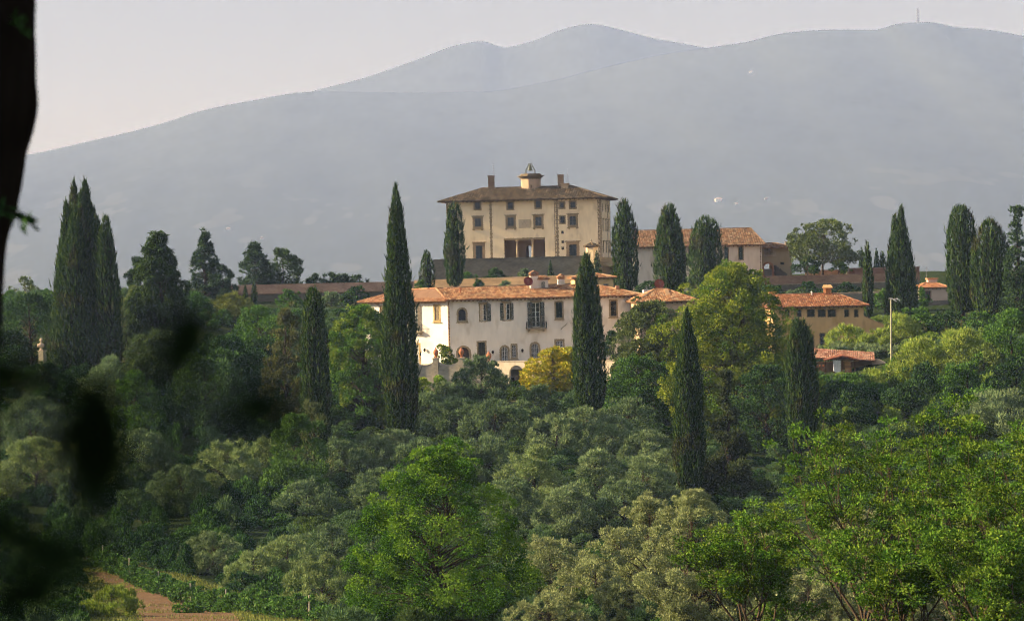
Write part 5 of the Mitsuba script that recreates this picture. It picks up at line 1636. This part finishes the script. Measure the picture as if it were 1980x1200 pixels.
# ------------------------------------------------------------------ olives on the slope
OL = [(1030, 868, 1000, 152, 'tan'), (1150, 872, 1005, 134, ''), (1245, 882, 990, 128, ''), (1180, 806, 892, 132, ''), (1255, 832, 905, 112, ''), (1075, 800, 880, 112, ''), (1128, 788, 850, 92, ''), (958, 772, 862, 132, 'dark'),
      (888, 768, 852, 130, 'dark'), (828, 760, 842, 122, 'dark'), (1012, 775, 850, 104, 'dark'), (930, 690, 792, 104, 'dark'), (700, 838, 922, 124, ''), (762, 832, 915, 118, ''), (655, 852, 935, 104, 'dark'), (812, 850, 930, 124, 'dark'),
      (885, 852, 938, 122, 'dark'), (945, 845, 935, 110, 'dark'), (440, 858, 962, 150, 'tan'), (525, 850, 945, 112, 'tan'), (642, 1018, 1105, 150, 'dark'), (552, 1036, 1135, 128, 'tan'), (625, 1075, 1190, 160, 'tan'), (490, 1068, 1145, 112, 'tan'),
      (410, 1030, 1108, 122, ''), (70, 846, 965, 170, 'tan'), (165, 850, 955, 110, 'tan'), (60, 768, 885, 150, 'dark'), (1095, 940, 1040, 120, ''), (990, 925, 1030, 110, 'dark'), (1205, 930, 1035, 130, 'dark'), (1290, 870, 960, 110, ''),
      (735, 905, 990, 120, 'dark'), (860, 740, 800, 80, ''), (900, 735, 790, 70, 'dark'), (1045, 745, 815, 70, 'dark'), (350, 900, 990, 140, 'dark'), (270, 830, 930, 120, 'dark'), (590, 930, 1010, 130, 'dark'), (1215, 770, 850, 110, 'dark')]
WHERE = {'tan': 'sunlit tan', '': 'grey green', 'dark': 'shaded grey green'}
ROWS = [(815, 'the row just under the villa terrace'), (868, 'the second row below the terrace'), (926, 'the third row below the terrace'), (968, 'the fourth row below the terrace'), (1012, 'the fifth row below the terrace'), (1300, 'the lowest row above the vines')]
row_of = lambda yb: next(i for i, (m, _) in enumerate(ROWS) if yb <= m)
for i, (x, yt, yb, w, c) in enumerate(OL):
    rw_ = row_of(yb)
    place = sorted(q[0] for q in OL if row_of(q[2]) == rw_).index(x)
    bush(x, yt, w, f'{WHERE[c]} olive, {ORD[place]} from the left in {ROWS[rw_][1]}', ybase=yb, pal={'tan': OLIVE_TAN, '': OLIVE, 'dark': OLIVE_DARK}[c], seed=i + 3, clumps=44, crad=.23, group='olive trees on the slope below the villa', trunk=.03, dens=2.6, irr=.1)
FO = [(1062, 1038, 176, 214), (1150, 1085, 200, 196), (880, 1102, 180, 190), (965, 1128, 150, 186), (1250, 1108, 220, 182), (1336, 945, 190, 172), (1255, 958, 170, 186), (1200, 1020, 180, 200), (1490, 1020, 210, 176), (1660, 985, 210, 178),
      (1800, 955, 190, 182), (1905, 985, 180, 178), (1560, 1110, 220, 168), (1730, 1105, 220, 166), (1860, 1120, 200, 168), (1960, 1060, 180, 172), (1390, 1090, 200, 172), (1060, 1150, 170, 172), (800, 1160, 150, 186)]
for i, (x, yt, w, Y) in enumerate(FO):
    behind = x > 1360
    place = sorted(q[0] for q in FO if (q[0] > 1360) == behind and q[0] != 1336).index(x) if x != 1336 else 0
    lab = 'tall pale olive with whitish blossom behind the bright green locust trees' if x in (1336,) else (f'pale dusty olive behind the locust trees, {ORD[place]} from the left' if behind else f'pale dusty olive in the front row, {ORD[place]} from the left')
    bush(x, yt, w, lab, Y=Y, pal=[(.185, .19, .105), (.25, .24, .145), (.14, .153, .078), (.32, .295, .195)], seed=i + 90, clumps=64, crad=.18, irr=.14, group=None if x == 1336 else ('pale olives behind the locust trees' if behind else 'pale olives in the front row'), trunk=.04, dens=2.6, size=(2.8, 1.0))
# ------------------------------------------------------------------ shrubs of the right slope
RS = [(1640, 632, 105, 690, FEATHER, 'pale green dome bush under the farmhouse wall'), (1702, 640, 92, 690, FEATHER, 'pale green dome bush right of the farmhouse wall foot'), (1615, 664, 92, 715, OLIVE, 'grey green dome bush left of the three above the shed roof'),
      (1668, 668, 92, 720, OLIVE, 'grey green dome bush in the middle above the shed roof'), (1715, 672, 80, 722, OLIVE, 'grey green dome bush beside the floodlight pole'), (1785, 655, 120, 740, FEATHER, 'feathery light green shrub right of the floodlight pole'),
      (1850, 640, 130, 730, FEATHER, 'tall feathery yellow green shrub below the rounded cypress'), (1905, 665, 120, 740, [(.11, .135, .05), (.15, .17, .06)], 'grey yellow shrub below the right cypresses'), (1955, 600, 120, 730, LEAFY, 'leafy green shrub at the right edge'),
      (1775, 705, 110, 800, DARK, 'dark rounded tree above the gravel patch'), (1843, 748, 76, 835, DARK, 'dark egg shaped bush right of the gravel patch'), (1700, 742, 90, 790, LEAFY, 'low green bush below the shed end wall'),
      (1925, 755, 150, 850, OLIVE, 'broad grey green olive at the right edge'), (1870, 700, 120, 800, LEAFY, 'mid green shrub between feathery shrubs'), (1770, 598, 90, 640, LEAFY, 'low hedge shrub below the pointed cypress'),
      (1830, 602, 80, 645, DARK, 'dark hedge shrub at the foot of the rounded cypress'), (1895, 605, 90, 650, LEAFY, 'hedge shrub between the two bare trunk feet'), (1740, 610, 70, 660, FEATHER, 'pale tall weeds right behind the floodlight pole'),
      (1645, 760, 90, 840, DARK, 'dark shrub left of the gravel patch'), (1965, 690, 100, 790, DARK, 'dark shrub low at the right edge'), (1810, 790, 120, 880, DARK, 'shaded shrub below the egg shaped bush'),
      (1598, 726, 66, 775, LEAFY, 'low green shrub under the left front of the shed'), (1655, 722, 74, 770, LEAFY, 'low green shrub under the right front of the shed'), (1690, 716, 50, 760, FEATHER, 'pale scrubby plant at the foot of the shed end wall'),
      (1735, 690, 60, 745, LEAFY, 'leafy shrub at the foot of the floodlight pole')]
for i, (x, yt, w, yb, pal, lab) in enumerate(RS):
    yk = {'ybase': yb} if i > 4 else {'Y': 431 if i < 2 else 425}
    bush(x, yt, w, lab, kind='shrub', **yk, base='slope_shrub', pal=pal, seed=i + 200, clumps=18, crad=.38, leafy='blade' if pal in (FEATHER, OLIVE) else 'kite', size=(4.4, 1.1) if pal in (FEATHER, OLIVE) else (2.6, 1.6), trunk=.06, up=1.0)
# ------------------------------------------------------------------ front trees
bush(846, 858, 320, 'bright green tree standing alone in the front centre', Y=184, base='front_tree', pal=[(.046, .096, .017), (.068, .126, .021), (.034, .074, .014)], pal2=([(.105, .17, .024), (.14, .20, .03)], .42), clumps=130, crad=.21, leafy='kite', size=(2.6, 1.4), trunk=.03, dens=3.0, flat=.72, up=.0, droop=.1, spread=.8, taper=(2.2, .58), irr=.2)
for i, (x, yt, w, Y, lab) in enumerate(((1600, 832, 330, 122, 'leaning locust tree with bright green leaves, left of the front right group'), (1790, 792, 320, 118, 'tallest bright green locust tree in the front right group'),
                                        (1950, 815, 300, 112, 'bright green locust tree at the right edge of the front group'), (1400, 1000, 250, 126, 'small sparse locust tree with bare limbs left of the front group'),
                                        (1690, 980, 260, 104, 'low locust tree in front of the tallest one'), (1880, 1010, 270, 100, 'low locust tree at the bottom right corner'))):
    open_tree(x, yt, w, Y, lab, 400 + i)

# ------------------------------------------------------------------ ivy and shrubs at the feet of the upper walls
WS = [(958, 520, 60, 566, -8, 'ivy patch hanging on the middle of the bastion wall'), (1015, 522, 40, 566, -8, 'small dark shrub on the bastion wall right of the ivy patch'), (905, 528, 50, 560, -8, 'dull shrub at the foot of the bastion wall beside the blunt cypress'),
      (925, 543, 34, 540, -8, 'low green shrub on the bank above the villa roof'), (978, 545, 44, 540, -8, 'wide low shrub on the bank left of the villa chimney'), (812, 546, 34, 540, -8, 'pale green shrub by the left end of the bank'),
      (690, 555, 70, 548, -9, 'grey green shrub before the rampart wall left of the tallest cypress'), (640, 566, 60, 545, -9, 'dull shrub under the rampart wall, right of the medium cypress'), (560, 563, 60, 545, -9, 'dull shrub under the rampart wall, left of the medium cypress'),
      (1490, 553, 70, 522, -9, 'bluish shrub on the retaining wall above the farmhouse chimney'), (1545, 560, 60, 518, -9, 'green shrub on the bank behind the farmhouse roof'), (1565, 546, 40, 545, -8, 'ivy hanging on the upper terrace wall below the deciduous tree'),
      (1635, 548, 50, 545, -8, 'dark ivy clump on the upper terrace wall near the brick enclosure'), (1470, 545, 44, 548, -8, 'ivy at the left end of the upper terrace wall'), (1710, 560, 44, 500, -9, 'tangled shrub between the very slim cypress and the pointed cypress'),
      (1255, 545, 64, 500, -8, 'bushy shrub below the long white building, left of the broad shouldered cypress'), (1345, 470, 50, 552, -7, 'loose bush filling the gap between two cypresses on the white building'), (1766, 555, 60, 505, -9, 'dim bush right of the pointed cypress'),
      (1005, 738, 60, 412, -18, 'clipped dark hedge under the terrace arch'), (955, 700, 30, 417, -18, 'reddish climbing plant on the terrace wall left of the arch'), (1135, 690, 40, 416, -18, 'dark shrub on the terrace right of the yellow shrub')]
for i, (x, yt, w, Y, zb, lab) in enumerate(WS):
    bush(x, yt, w, lab, kind='shrub', Y=Y, yz=zb, base='wall_shrub', pal=[DARK, OLIVE_DARK, LEAFY][i % 3], seed=i + 500, clumps=22, crad=.27, leafy='kite', size=(2.4, 1.5), trunk=.03, depth=.7)

# ------------------------------------------------------------------ undergrowth: low scrub between the trees, uncountable
GUIDE = np.array([(-200, 640), (0, 665), (40, 700), (120, 700), (160, 690), (260, 700), (330, 720), (400, 650), (520, 650), (580, 660), (650, 705), (760, 742), (800, 748), (980, 744), (1100, 744), (1160, 735), (1185, 700), (1235, 665), (1310, 650),
                  (1500, 695), (1560, 712), (1715, 722), (1735, 690), (1770, 640), (1980, 622), (2200, 615)], float)
GUIDE2 = np.array([(-200, 556), (0, 556), (230, 552), (385, 560), (405, 592), (690, 594), (715, 640), (1235, 640), (1245, 548), (1480, 556), (1500, 600), (1670, 622), (1700, 606), (2200, 600)], float)
SOIL = Polygon([(185, 1110), (250, 1122), (350, 1152), (430, 1184), (480, 1225), (300, 1225), (262, 1165), (222, 1134)])


def to_px(p):
    p = np.asarray(p, float)
    d = p @ FWD
    return PW / 2 + FPX * (p @ RGT) / d, PH / 2 - FPX * (p @ UPV) / d


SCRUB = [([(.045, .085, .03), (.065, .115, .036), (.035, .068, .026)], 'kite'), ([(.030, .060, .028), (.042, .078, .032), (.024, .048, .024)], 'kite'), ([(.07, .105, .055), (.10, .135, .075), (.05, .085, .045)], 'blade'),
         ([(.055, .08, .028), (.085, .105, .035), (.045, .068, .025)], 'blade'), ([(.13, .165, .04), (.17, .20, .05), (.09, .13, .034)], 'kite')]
for j, (pal, leafy) in enumerate(SCRUB):
    for var in range(2):
        rng = np.random.default_rng(900 + j * 10 + var)
        fo = Foliage()
        for i in range(11):
            a, t = rng.random() * 6.283, (i + .5) / 11
            rm = (1 - t ** 2) ** .5 * .72 * rng.random() ** .4
            pl = np.array(pal) * rng.uniform(.82, 1.2)
            clump_leaves(fo, rng, np.array([rm * math.cos(a), rm * math.sin(a), .12 + t * .62]), .30 * rng.uniform(.75, 1.3), .8, 100 if leafy == 'kite' else 150, pl, .13 if leafy == 'kite' else .18, .075 if leafy == 'kite' else .05, [0, 0, .2], leafy, .7)
        v, f = np.vstack(fo.v), np.vstack(fo.f)
        scene[f'scrub_{"abcde"[j]}{"xy"[var]}'] = {'type': 'shapegroup', 'foliage': mikit.ply((v, f), 'leaf', uv=pack(np.vstack(fo.c)))}
CLEAR = SOIL.buffer(30).union(Polygon([(160, 1078), (400, 1138), (640, 1200), (640, 1300), (160, 1300)]))
rng = np.random.default_rng(31)
FOOT = [(-22, 24, 419, 452), (18, 36, 418, 440), (34, 56, 428, 456), (40, 58, 404, 420)]
ns = 0
for Y in np.arange(176, 548, 3.7):
    half = Y * .186 + 4
    for X in np.arange(-half, half, 4.0):
        x, y = X + rng.uniform(-1.9, 1.9), Y + rng.uniform(-1.8, 1.8)
        r_ = rng.random(4)
        if any(a < x < b and c < y < d for a, b, c, d in FOOT):
            continue
        z = float(H(x, y))
        px, py = to_px((x, y, z))
        if py < 540 or py > 1330:
            continue
        if CLEAR.contains(shapely.Point(px, py)):
            continue
        lim = np.interp(px, *(GUIDE if y < 455 else GUIDE2).T)
        room = (py - lim) * y / FPX
        if room < .5:
            continue
        hgt = min(room * .9, (1.1 + 2.3 * r_[0] ** 1.5) if px < 620 or px > 1560 else .8 + 1.3 * r_[0] ** 1.5)
        wid = rng.uniform(2.3, 4.0) * (.55 + .45 * min(1, hgt / 2.0))
        zone = float(meshkit.fbm(np.array([x * .03, y * .03, 0]), 3, seed=4))
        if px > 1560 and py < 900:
            kind = [4, 4, 2, 3, 4][int(r_[1] * 5)]  # right slope: sunlit look put into brighter yellow-green leaf colours
        elif px < 560:
            kind = [1, 0, 1, 2, 0][int(r_[1] * 5)]
        else:
            kind = [1, 0, 2, 3, 2][int(np.clip(zone * 1.6 - .3 + (r_[1] - .5) * .9, 0, .999) * 5)]
        ns += 1
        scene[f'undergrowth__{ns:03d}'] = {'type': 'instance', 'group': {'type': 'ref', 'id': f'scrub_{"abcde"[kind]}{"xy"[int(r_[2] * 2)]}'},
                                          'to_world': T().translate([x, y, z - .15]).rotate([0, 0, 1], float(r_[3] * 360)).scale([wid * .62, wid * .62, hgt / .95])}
tag('undergrowth', 'tangled scrub and low shrubs filling the slope between the trees', kind='stuff')

# ------------------------------------------------------------------ ploughed strip and vine row, bottom left
wp = np.array([ground(a, b, 150)[:2] for a, b in SOIL.exterior.coords])
poly = Polygon(wp).buffer(.6)
x0, y0, x1, y1 = poly.bounds
gx, gy = np.arange(x0, x1, .8), np.arange(y0, y1, .8)
v, f = grid_mesh(gx, gy, lambda a, b: H(a, b) + .14 + .10 * (meshkit.fbm(np.stack([a * .9, b * .9, a * 0], -1), 3, seed=6) - .5) + .05 * np.sin((b * .8 + a * .5) * 4.0))
keep = shapely.contains_xy(poly, v[f].mean(1)[:, 0], v[f].mean(1)[:, 1])
add('ploughed_field', (v, f[keep]), 'soil', (.118, .076, .046), smooth=True)
tag('ploughed_field', kind='structure', label='strip of red brown ploughed soil at the bottom left')
# dry grass along its edges
rng = np.random.default_rng(17)
ring = shapely.intersection(poly.buffer(5.0).difference(poly.buffer(-.2)), sbox(-200, 100, 200, 400))
pts = rng.uniform([x0 - 6, y0 - 6], [x1 + 6, y1 + 6], (90000, 2))
pts = pts[shapely.contains_xy(ring, pts[:, 0], pts[:, 1])][:26000]
ins = rng.uniform([x0, y0], [x1, y1], (30000, 2))
ins = ins[shapely.contains_xy(poly, ins[:, 0], ins[:, 1]) & (meshkit.fbm(np.column_stack([ins * .35, ins[:, :1] * 0]), 3, seed=2) > .56)][:5000]
pts = np.vstack([pts, ins])
P = np.column_stack([pts, H(pts[:, 0], pts[:, 1]) + .06])
D = unit(np.array([0, 0, 1.0]) + rng.normal(0, .35, (len(P), 3)))
vf = blades(P, D, rng.uniform(.18, .42, len(P)), .07, rng)
add('grass', vf[:2], 'leaf', np.repeat(mixcol([(.16, .155, .055), (.12, .135, .042), (.22, .19, .08)], len(P), rng), 3, 0))
tag('grass', 'dry yellowish grass along the edges of the ploughed strip', 'grass', kind='stuff')
a, b = ground(196, 1096, 150), ground(620, 1207, 150)
for i in range(26):
    k = i / 25
    q = a + (b - a) * k
    q = np.array([q[0], q[1] + .3 * math.sin(i * 2.1)])
    z = float(H(*q))
    top = to_px((q[0], q[1], z + 1.75 + .25 * math.sin(i * 1.7)))
    bush(float(top[0]), float(top[1]), 1.9 / q[1] * FPX, f'leafy grapevine, {ORD[i]} from the upper end of the vine row', kind='shrub', Y=float(q[1]), base='grapevine', pal=[(.06, .115, .035), (.085, .15, .04), (.045, .09, .03), (.12, .17, .06)], clumps=12, crad=.36,
         leafy='kite', size=(2.6, 2.0), trunk=.12, seed=i, group='grapevines in the row by the ploughed strip', dens=1.7, category='grapevine')
for i in range(7):
    k = (i + .02) / 6.3
    q = a + (b - a) * k
    z = float(H(q[0], q[1]))
    kk = name('vine_post')
    m = tube([[q[0] + .2, q[1] - .5, z - .3], [q[0] + .2, q[1] - .5, z + 2.0 + (.2 if i == 0 else 0)]], .06, 6)
    add(kk, m, 'matte', (.42, .38, .30))
    tag(kk, 'end post where the vine row begins' if i == 0 else f'thin pale vine post, {ORD[i - 1]} after the end post of the vine row', 'post', None if i == 0 else 'posts along the vine row')
bush(362, 1168, 62, 'dark round bush standing alone on the ploughed strip', kind='shrub', Y=222, base='round_bush', pal=LEAFY, clumps=18, leafy='kite', size=(2.6, 1.6), trunk=.05)
bush(215, 1135, 110, 'feathery yellow green shrub at the left end of the ploughed strip', kind='shrub', Y=215, base='feathery_shrub', pal=[(.19, .22, .05), (.25, .27, .07), (.14, .175, .04)], clumps=20, size=(4.6, 1.1), up=1.5, trunk=.05)
bush(470, 1155, 90, 'leafy green bush between the ploughed strip and the vine row end', kind='shrub', Y=225, base='leafy_bush', pal=LEAFY, clumps=18, leafy='kite', size=(2.6, 1.6), trunk=.05)
# pale gravel patch and slabs on the right slope
g = [ground(px_, py_, 200) for px_, py_ in ((1668, 778), (1722, 770), (1728, 792), (1690, 800))]
c = np.mean(g, 0)
gm = Polygon([q[:2] for q in g]).buffer(1.2)
x0, y0, x1, y1 = gm.bounds
v, f = grid_mesh(np.arange(x0, x1, .7), np.arange(y0, y1, .7), lambda a, b: H(a, b) + .2)
keep = shapely.contains_xy(gm, v[f].mean(1)[:, 0], v[f].mean(1)[:, 1])
add('gravel_path', (v, f[keep]), 'soil', (.26, .26, .265), smooth=True)
tag('gravel_path', kind='structure', label='pale grey gravel patch between shrubs on the right slope')

# ------------------------------------------------------------------ far houses on the mountainside
for px_, py_, Y_, wd, lab in FARM:
    # set on the mountain surface
    d = ray(px_, py_)
    v_, f_, *_ = meshkit.WRITTEN[scene['mountain']['filename']]
    cand = np.abs(v_[:, 0] / v_[:, 1] - d[0]) < .0012
    vv = v_[cand]
    vv = vv[(vv[:, 1] < 12700)]
    err = np.abs(vv[:, 2] / vv[:, 1] - d[2])
    q = vv[np.argmin(err)]
    Fh = Facade(np.array([q[0], q[1] - 6, q[2] - 4]), 8)
    k = name('hillside_house')
    hh = wd * .42 + 4
    add(k + '__wall', Fh.box(-wd / 2, wd / 2, -6, hh, -wd * .6, 0), 'matte', (.78, .74, .66))
    zr = hh + wd * .14
    sl, cp = hip(Fh, -wd / 2, wd / 2, wd * .6, hh, wd * .04, zr, -wd * .25, wd * .25)
    add(k + '__roof', cat([slab(p_, .6) for p_ in sl]), 'matte', (.5, .36, .26))
    tag(k, lab, 'house')

# ------------------------------------------------------------------ the wood the camera stands in: near trunk, sapling leaves, shade trees
def bark_trunk(key, pts, radii, seed, col, nseg=28, nring=70):
    pts, radii = np.array(pts, float), np.array(radii, float)
    t = np.linspace(0, 1, len(pts))
    tt = np.linspace(0, 1, nring)
    C = np.stack([PchipInterpolator(t, pts[:, k])(tt) for k in range(3)], 1)
    R = PchipInterpolator(t, radii)(tt)
    th = np.arange(nseg) * 2 * math.pi / nseg
    ring = np.stack([np.cos(th), np.sin(th), th * 0], 1)
    q = np.stack([np.cos(th)[None] * 2.2 + 0 * C[:, 2:3], np.sin(th)[None] * 2.2 + 0 * C[:, 2:3], 0 * th[None] + C[:, 2:3] * 1.1], -1)
    rr = R[:, None] * (.86 + .30 * meshkit.fbm(q, 4, seed=seed))
    v = C[:, None] + rr[..., None] * ring[None]
    i = np.arange(nring - 1)[:, None] * nseg + np.arange(nseg)[None]
    j = np.arange(nring - 1)[:, None] * nseg + (np.arange(nseg)[None] + 1) % nseg
    f = np.vstack([np.stack([i, j, j + nseg], -1).reshape(-1, 3), np.stack([i, j + nseg, i + nseg], -1).reshape(-1, 3)])
    add(key, (v.reshape(-1, 3), f), 'bark', col, smooth=True)


def shade_crown(key, C, R, n, seed, pal=((.022, .042, .018), (.03, .055, .022)), size=.30):
    rng = np.random.default_rng(seed)
    fo = Foliage()
    C, R = np.array(C, float), np.array(R, float)
    for i in range(46):
        d = unit(rng.normal(size=3))
        c = C + d * R * rng.uniform(.3, .85)
        clump_leaves(fo, rng, c, R.min() * .36, .75, n // 46, np.array(pal), size, size * .7, C, 'kite', .1)
    fo.done(key)


NB = (.014, .011, .009)
TY = 17.0
e = lambda px_, py_: at(px_, py_, TY)
tr = .40
cx = [e(60, -500), e(62, 0), e(64, 180), e(44, 300), e(26, 400), e(6, 480), e(2, 600), e(-6, 800), e(-30, 1300)]
pts = [np.array([p[0] - tr, TY, p[2]]) for p in cx]
gz = float(H(pts[-1][0], TY))
bottom = np.array([pts[-1][0] - .05, TY, gz - .5])
topz = pts[0] + np.array([.25, .1, 3.2])
bark_trunk('near_tree__trunk', [bottom, *pts[::-1], topz], [tr * 1.35, tr * 1.15] + [tr] * (len(pts) - 2) + [tr * .9, tr * .7], 3, NB)
shade_crown('near_tree__crown', topz + [-1.6, -.5, 3.2], (5.4, 5.4, 3.6), 15000, 5)
tag('near_tree__crown', kind='stuff')
tag('near_tree', 'dark tree trunk close to the viewer at the left edge, leaning and out of focus', 'tree')
rng = np.random.default_rng(41)
# leafy sprig on the trunk
s0, s1 = e(18, 400) + [0, -.35, 0], e(88, 438) + [0, -.45, 0]
tw = [s0, s0 * .6 + s1 * .4 + [0, 0, .02], s1]
fo = Foliage()
n = 46
k_ = rng.random(n)
P = s0 + (s1 - s0) * k_[:, None] * .85 + rng.normal(0, .022, (n, 3))
fo.put(kites(P, unit((s1 - s0) / np.linalg.norm(s1 - s0) + rng.normal(0, .5, (n, 3))), rng.uniform(.05, .10, n), .028, rng), mixcol([(.03, .06, .024), (.022, .045, .02)], n, rng))
s2 = e(62, 60) + [0, -.3, 0]
P = s2 + rng.normal(0, .03, (14, 3)) + [-.02, 0, 0]
fo.put(kites(P, unit(rng.normal(size=(14, 3)) + [.6, 0, 0]), .08, .03, rng), mixcol([(.03, .055, .022)], 14, rng))
fo.done('near_tree__sprig')
add('near_tree__twig', tube(tw, [.012, .008, .003], 5), 'bark', NB)


def leaf_mesh(base, direction, normal, L, W):
    d = unit(np.array(direction, float))
    nrm = np.array(normal, float) - d * (np.array(normal, float) @ d)
    nrm = unit(nrm)
    s = np.cross(d, nrm)
    prof = [(0, .02), (.1, .32), (.25, .78), (.42, 1.0), (.6, .92), (.78, .62), (.92, .25), (1, .0)]
    v = []
    for t, w in prof:
        mid = np.array(base) + d * L * t - nrm * L * .10 * t * t
        v += [mid - s * W / 2 * w + nrm * W * .12 * w, mid, mid + s * W / 2 * w + nrm * W * .12 * w]
    f = []
    for i in range(len(prof) - 1):
        for j in (0, 1):
            a = i * 3 + j
            f += [(a, a + 1, a + 4), (a, a + 4, a + 3)]
    return np.array(v), np.array(f)


# the near sapling: stems and large leaves about two metres from the lens
SAP = 'near_sapling'
tag(SAP, 'out of focus dark leafy sapling branches across the lower left, close to the viewer', 'sapling')
LC = [(.020, .040, .016), (.028, .052, .018), (.016, .032, .014)]
stems = [([(-420, 1500, 1.9), (-150, 1180, 1.95), (20, 1000, 1.95), (60, 880, 1.95), (150, 770, 1.95)], .005), ([(-300, 900, 1.7), (-60, 720, 1.75), (90, 715, 1.8), (200, 760, 1.85), (205, 800, 1.9)], .005),
         ([(-420, 1500, 1.9), (-100, 1250, 1.7), (120, 1120, 1.65), (160, 1060, 1.65)], .005), ([(60, 880, 1.95), (220, 740, 2.1), (330, 700, 2.2), (420, 780, 2.2), (520, 770, 2.2)], .005), ([(220, 740, 2.1), (320, 690, 2.1), (365, 600, 2.1)], .004)]
sm = []
for ps, r in stems:
    sm.append(tube([at(*p) for p in ps], np.linspace(r, r * .4, len(ps)), 6))
gb = at(-420, 1500, 1.9)
sm.append(tube([[gb[0] - .1, gb[1], float(H(gb[0], gb[1])) - .2], gb], [.014, .009], 7))
add(SAP + '__stem', cat(sm), 'bark', NB)
# (px, py, distance, angle in the picture, length px, width px)
LV = [(430, 740, 1.05, -30, 190, 90), (290, 880, .95, -60, 200, 110), (20, 1090, .95, 20, 240, 130), (330, 620, 1.1, -100, 170, 90), (185, 740, 1.9, -90, 270, 150), (480, 800, 2.0, -30, 120, 44), (185, 715, 1.95, -88, 215, 130), (160, 760, 1.95, -78, 200, 105), (200, 770, 1.9, -98, 170, 100), (20, 705, 1.75, -14, 190, 75), (-80, 690, 1.75, -20, 220, 100), (100, 715, 1.8, -38, 150, 70),
      (378, 585, 2.1, -112, 170, 80), (335, 735, 2.15, 66, 160, 80), (420, 850, 2.2, 40, 160, 50), (450, 760, 2.2, -5, 110, 40), (550, 745, 2.2, -140, 100, 36), (300, 900, 1.75, -90, 90, 40),
      (-70, 950, 1.8, -40, 170, 90), (-60, 1050, 1.75, 10, 170, 90), (-60, 1150, 1.7, -5, 200, 100), (40, 1010, 1.8, -60, 150, 60), (-60, 620, 2.0, -75, 240, 60), (-60, 1030, 1.15, -25, 260, 110), (10, 1140, 1.1, 15, 260, 110), (330, 760, 1.5, -75, 130, 50), (470, 790, 1.9, -25, 120, 40)]
for i, (px_, py_, Y_, ang, lp_, wp_) in enumerate(LV):
    a_ = math.radians(ang)
    d = RGT * math.cos(a_) + UPV * math.sin(a_) + FWD * rng.uniform(-.35, .35)
    nr = -FWD + rng.normal(0, .35, 3)
    v, f = leaf_mesh(at(px_, py_, Y_), d, nr, lp_ / FPX * Y_, wp_ / FPX * Y_)
    add(name(SAP + '__leaf'), (v, f), 'leaf', np.array(LC[i % 3]) * (1.0 if Y_ > 1.4 else 2.2))
# shade trees round the camera, out of the frame: they keep the near things dark, as the wood does in the photograph
for i, (x, y, zc, R) in enumerate(((-6.5, 8, 4.6, (4.6, 4.6, 3.4)), (-4, -2.5, 3.2, (4.5, 3.5, 3.8)), (2.5, -4, 2.6, (4.5, 3.0, 4.2)), (-9, 1.5, 2.0, (4.2, 4.6, 4.4)), (.5, 1.0, 4.9, (4.0, 3.6, 2.0)), (-5.2, 2.2, .6, (2.6, 2.6, 2.4)))):
    k = name('shade_tree')
    shade_crown(k + '__crown', (x, y, zc), R, 9000, 60 + i, size=.34)
    add(k + '__trunk', tube([[x, y, float(H(x, y)) - .5], [x + .1, y, zc - R[2] * .3]], [.22, .14], 8), 'bark', NB)
    tag(k, ('dark shade tree outside the picture, ' + ('left of the near trunk', 'behind and left of the viewer', 'right behind the viewer', 'at the far left of the viewer', 'overhanging the viewer', 'low at the left of the sapling')[i]), 'tree', 'shade trees round the viewpoint')
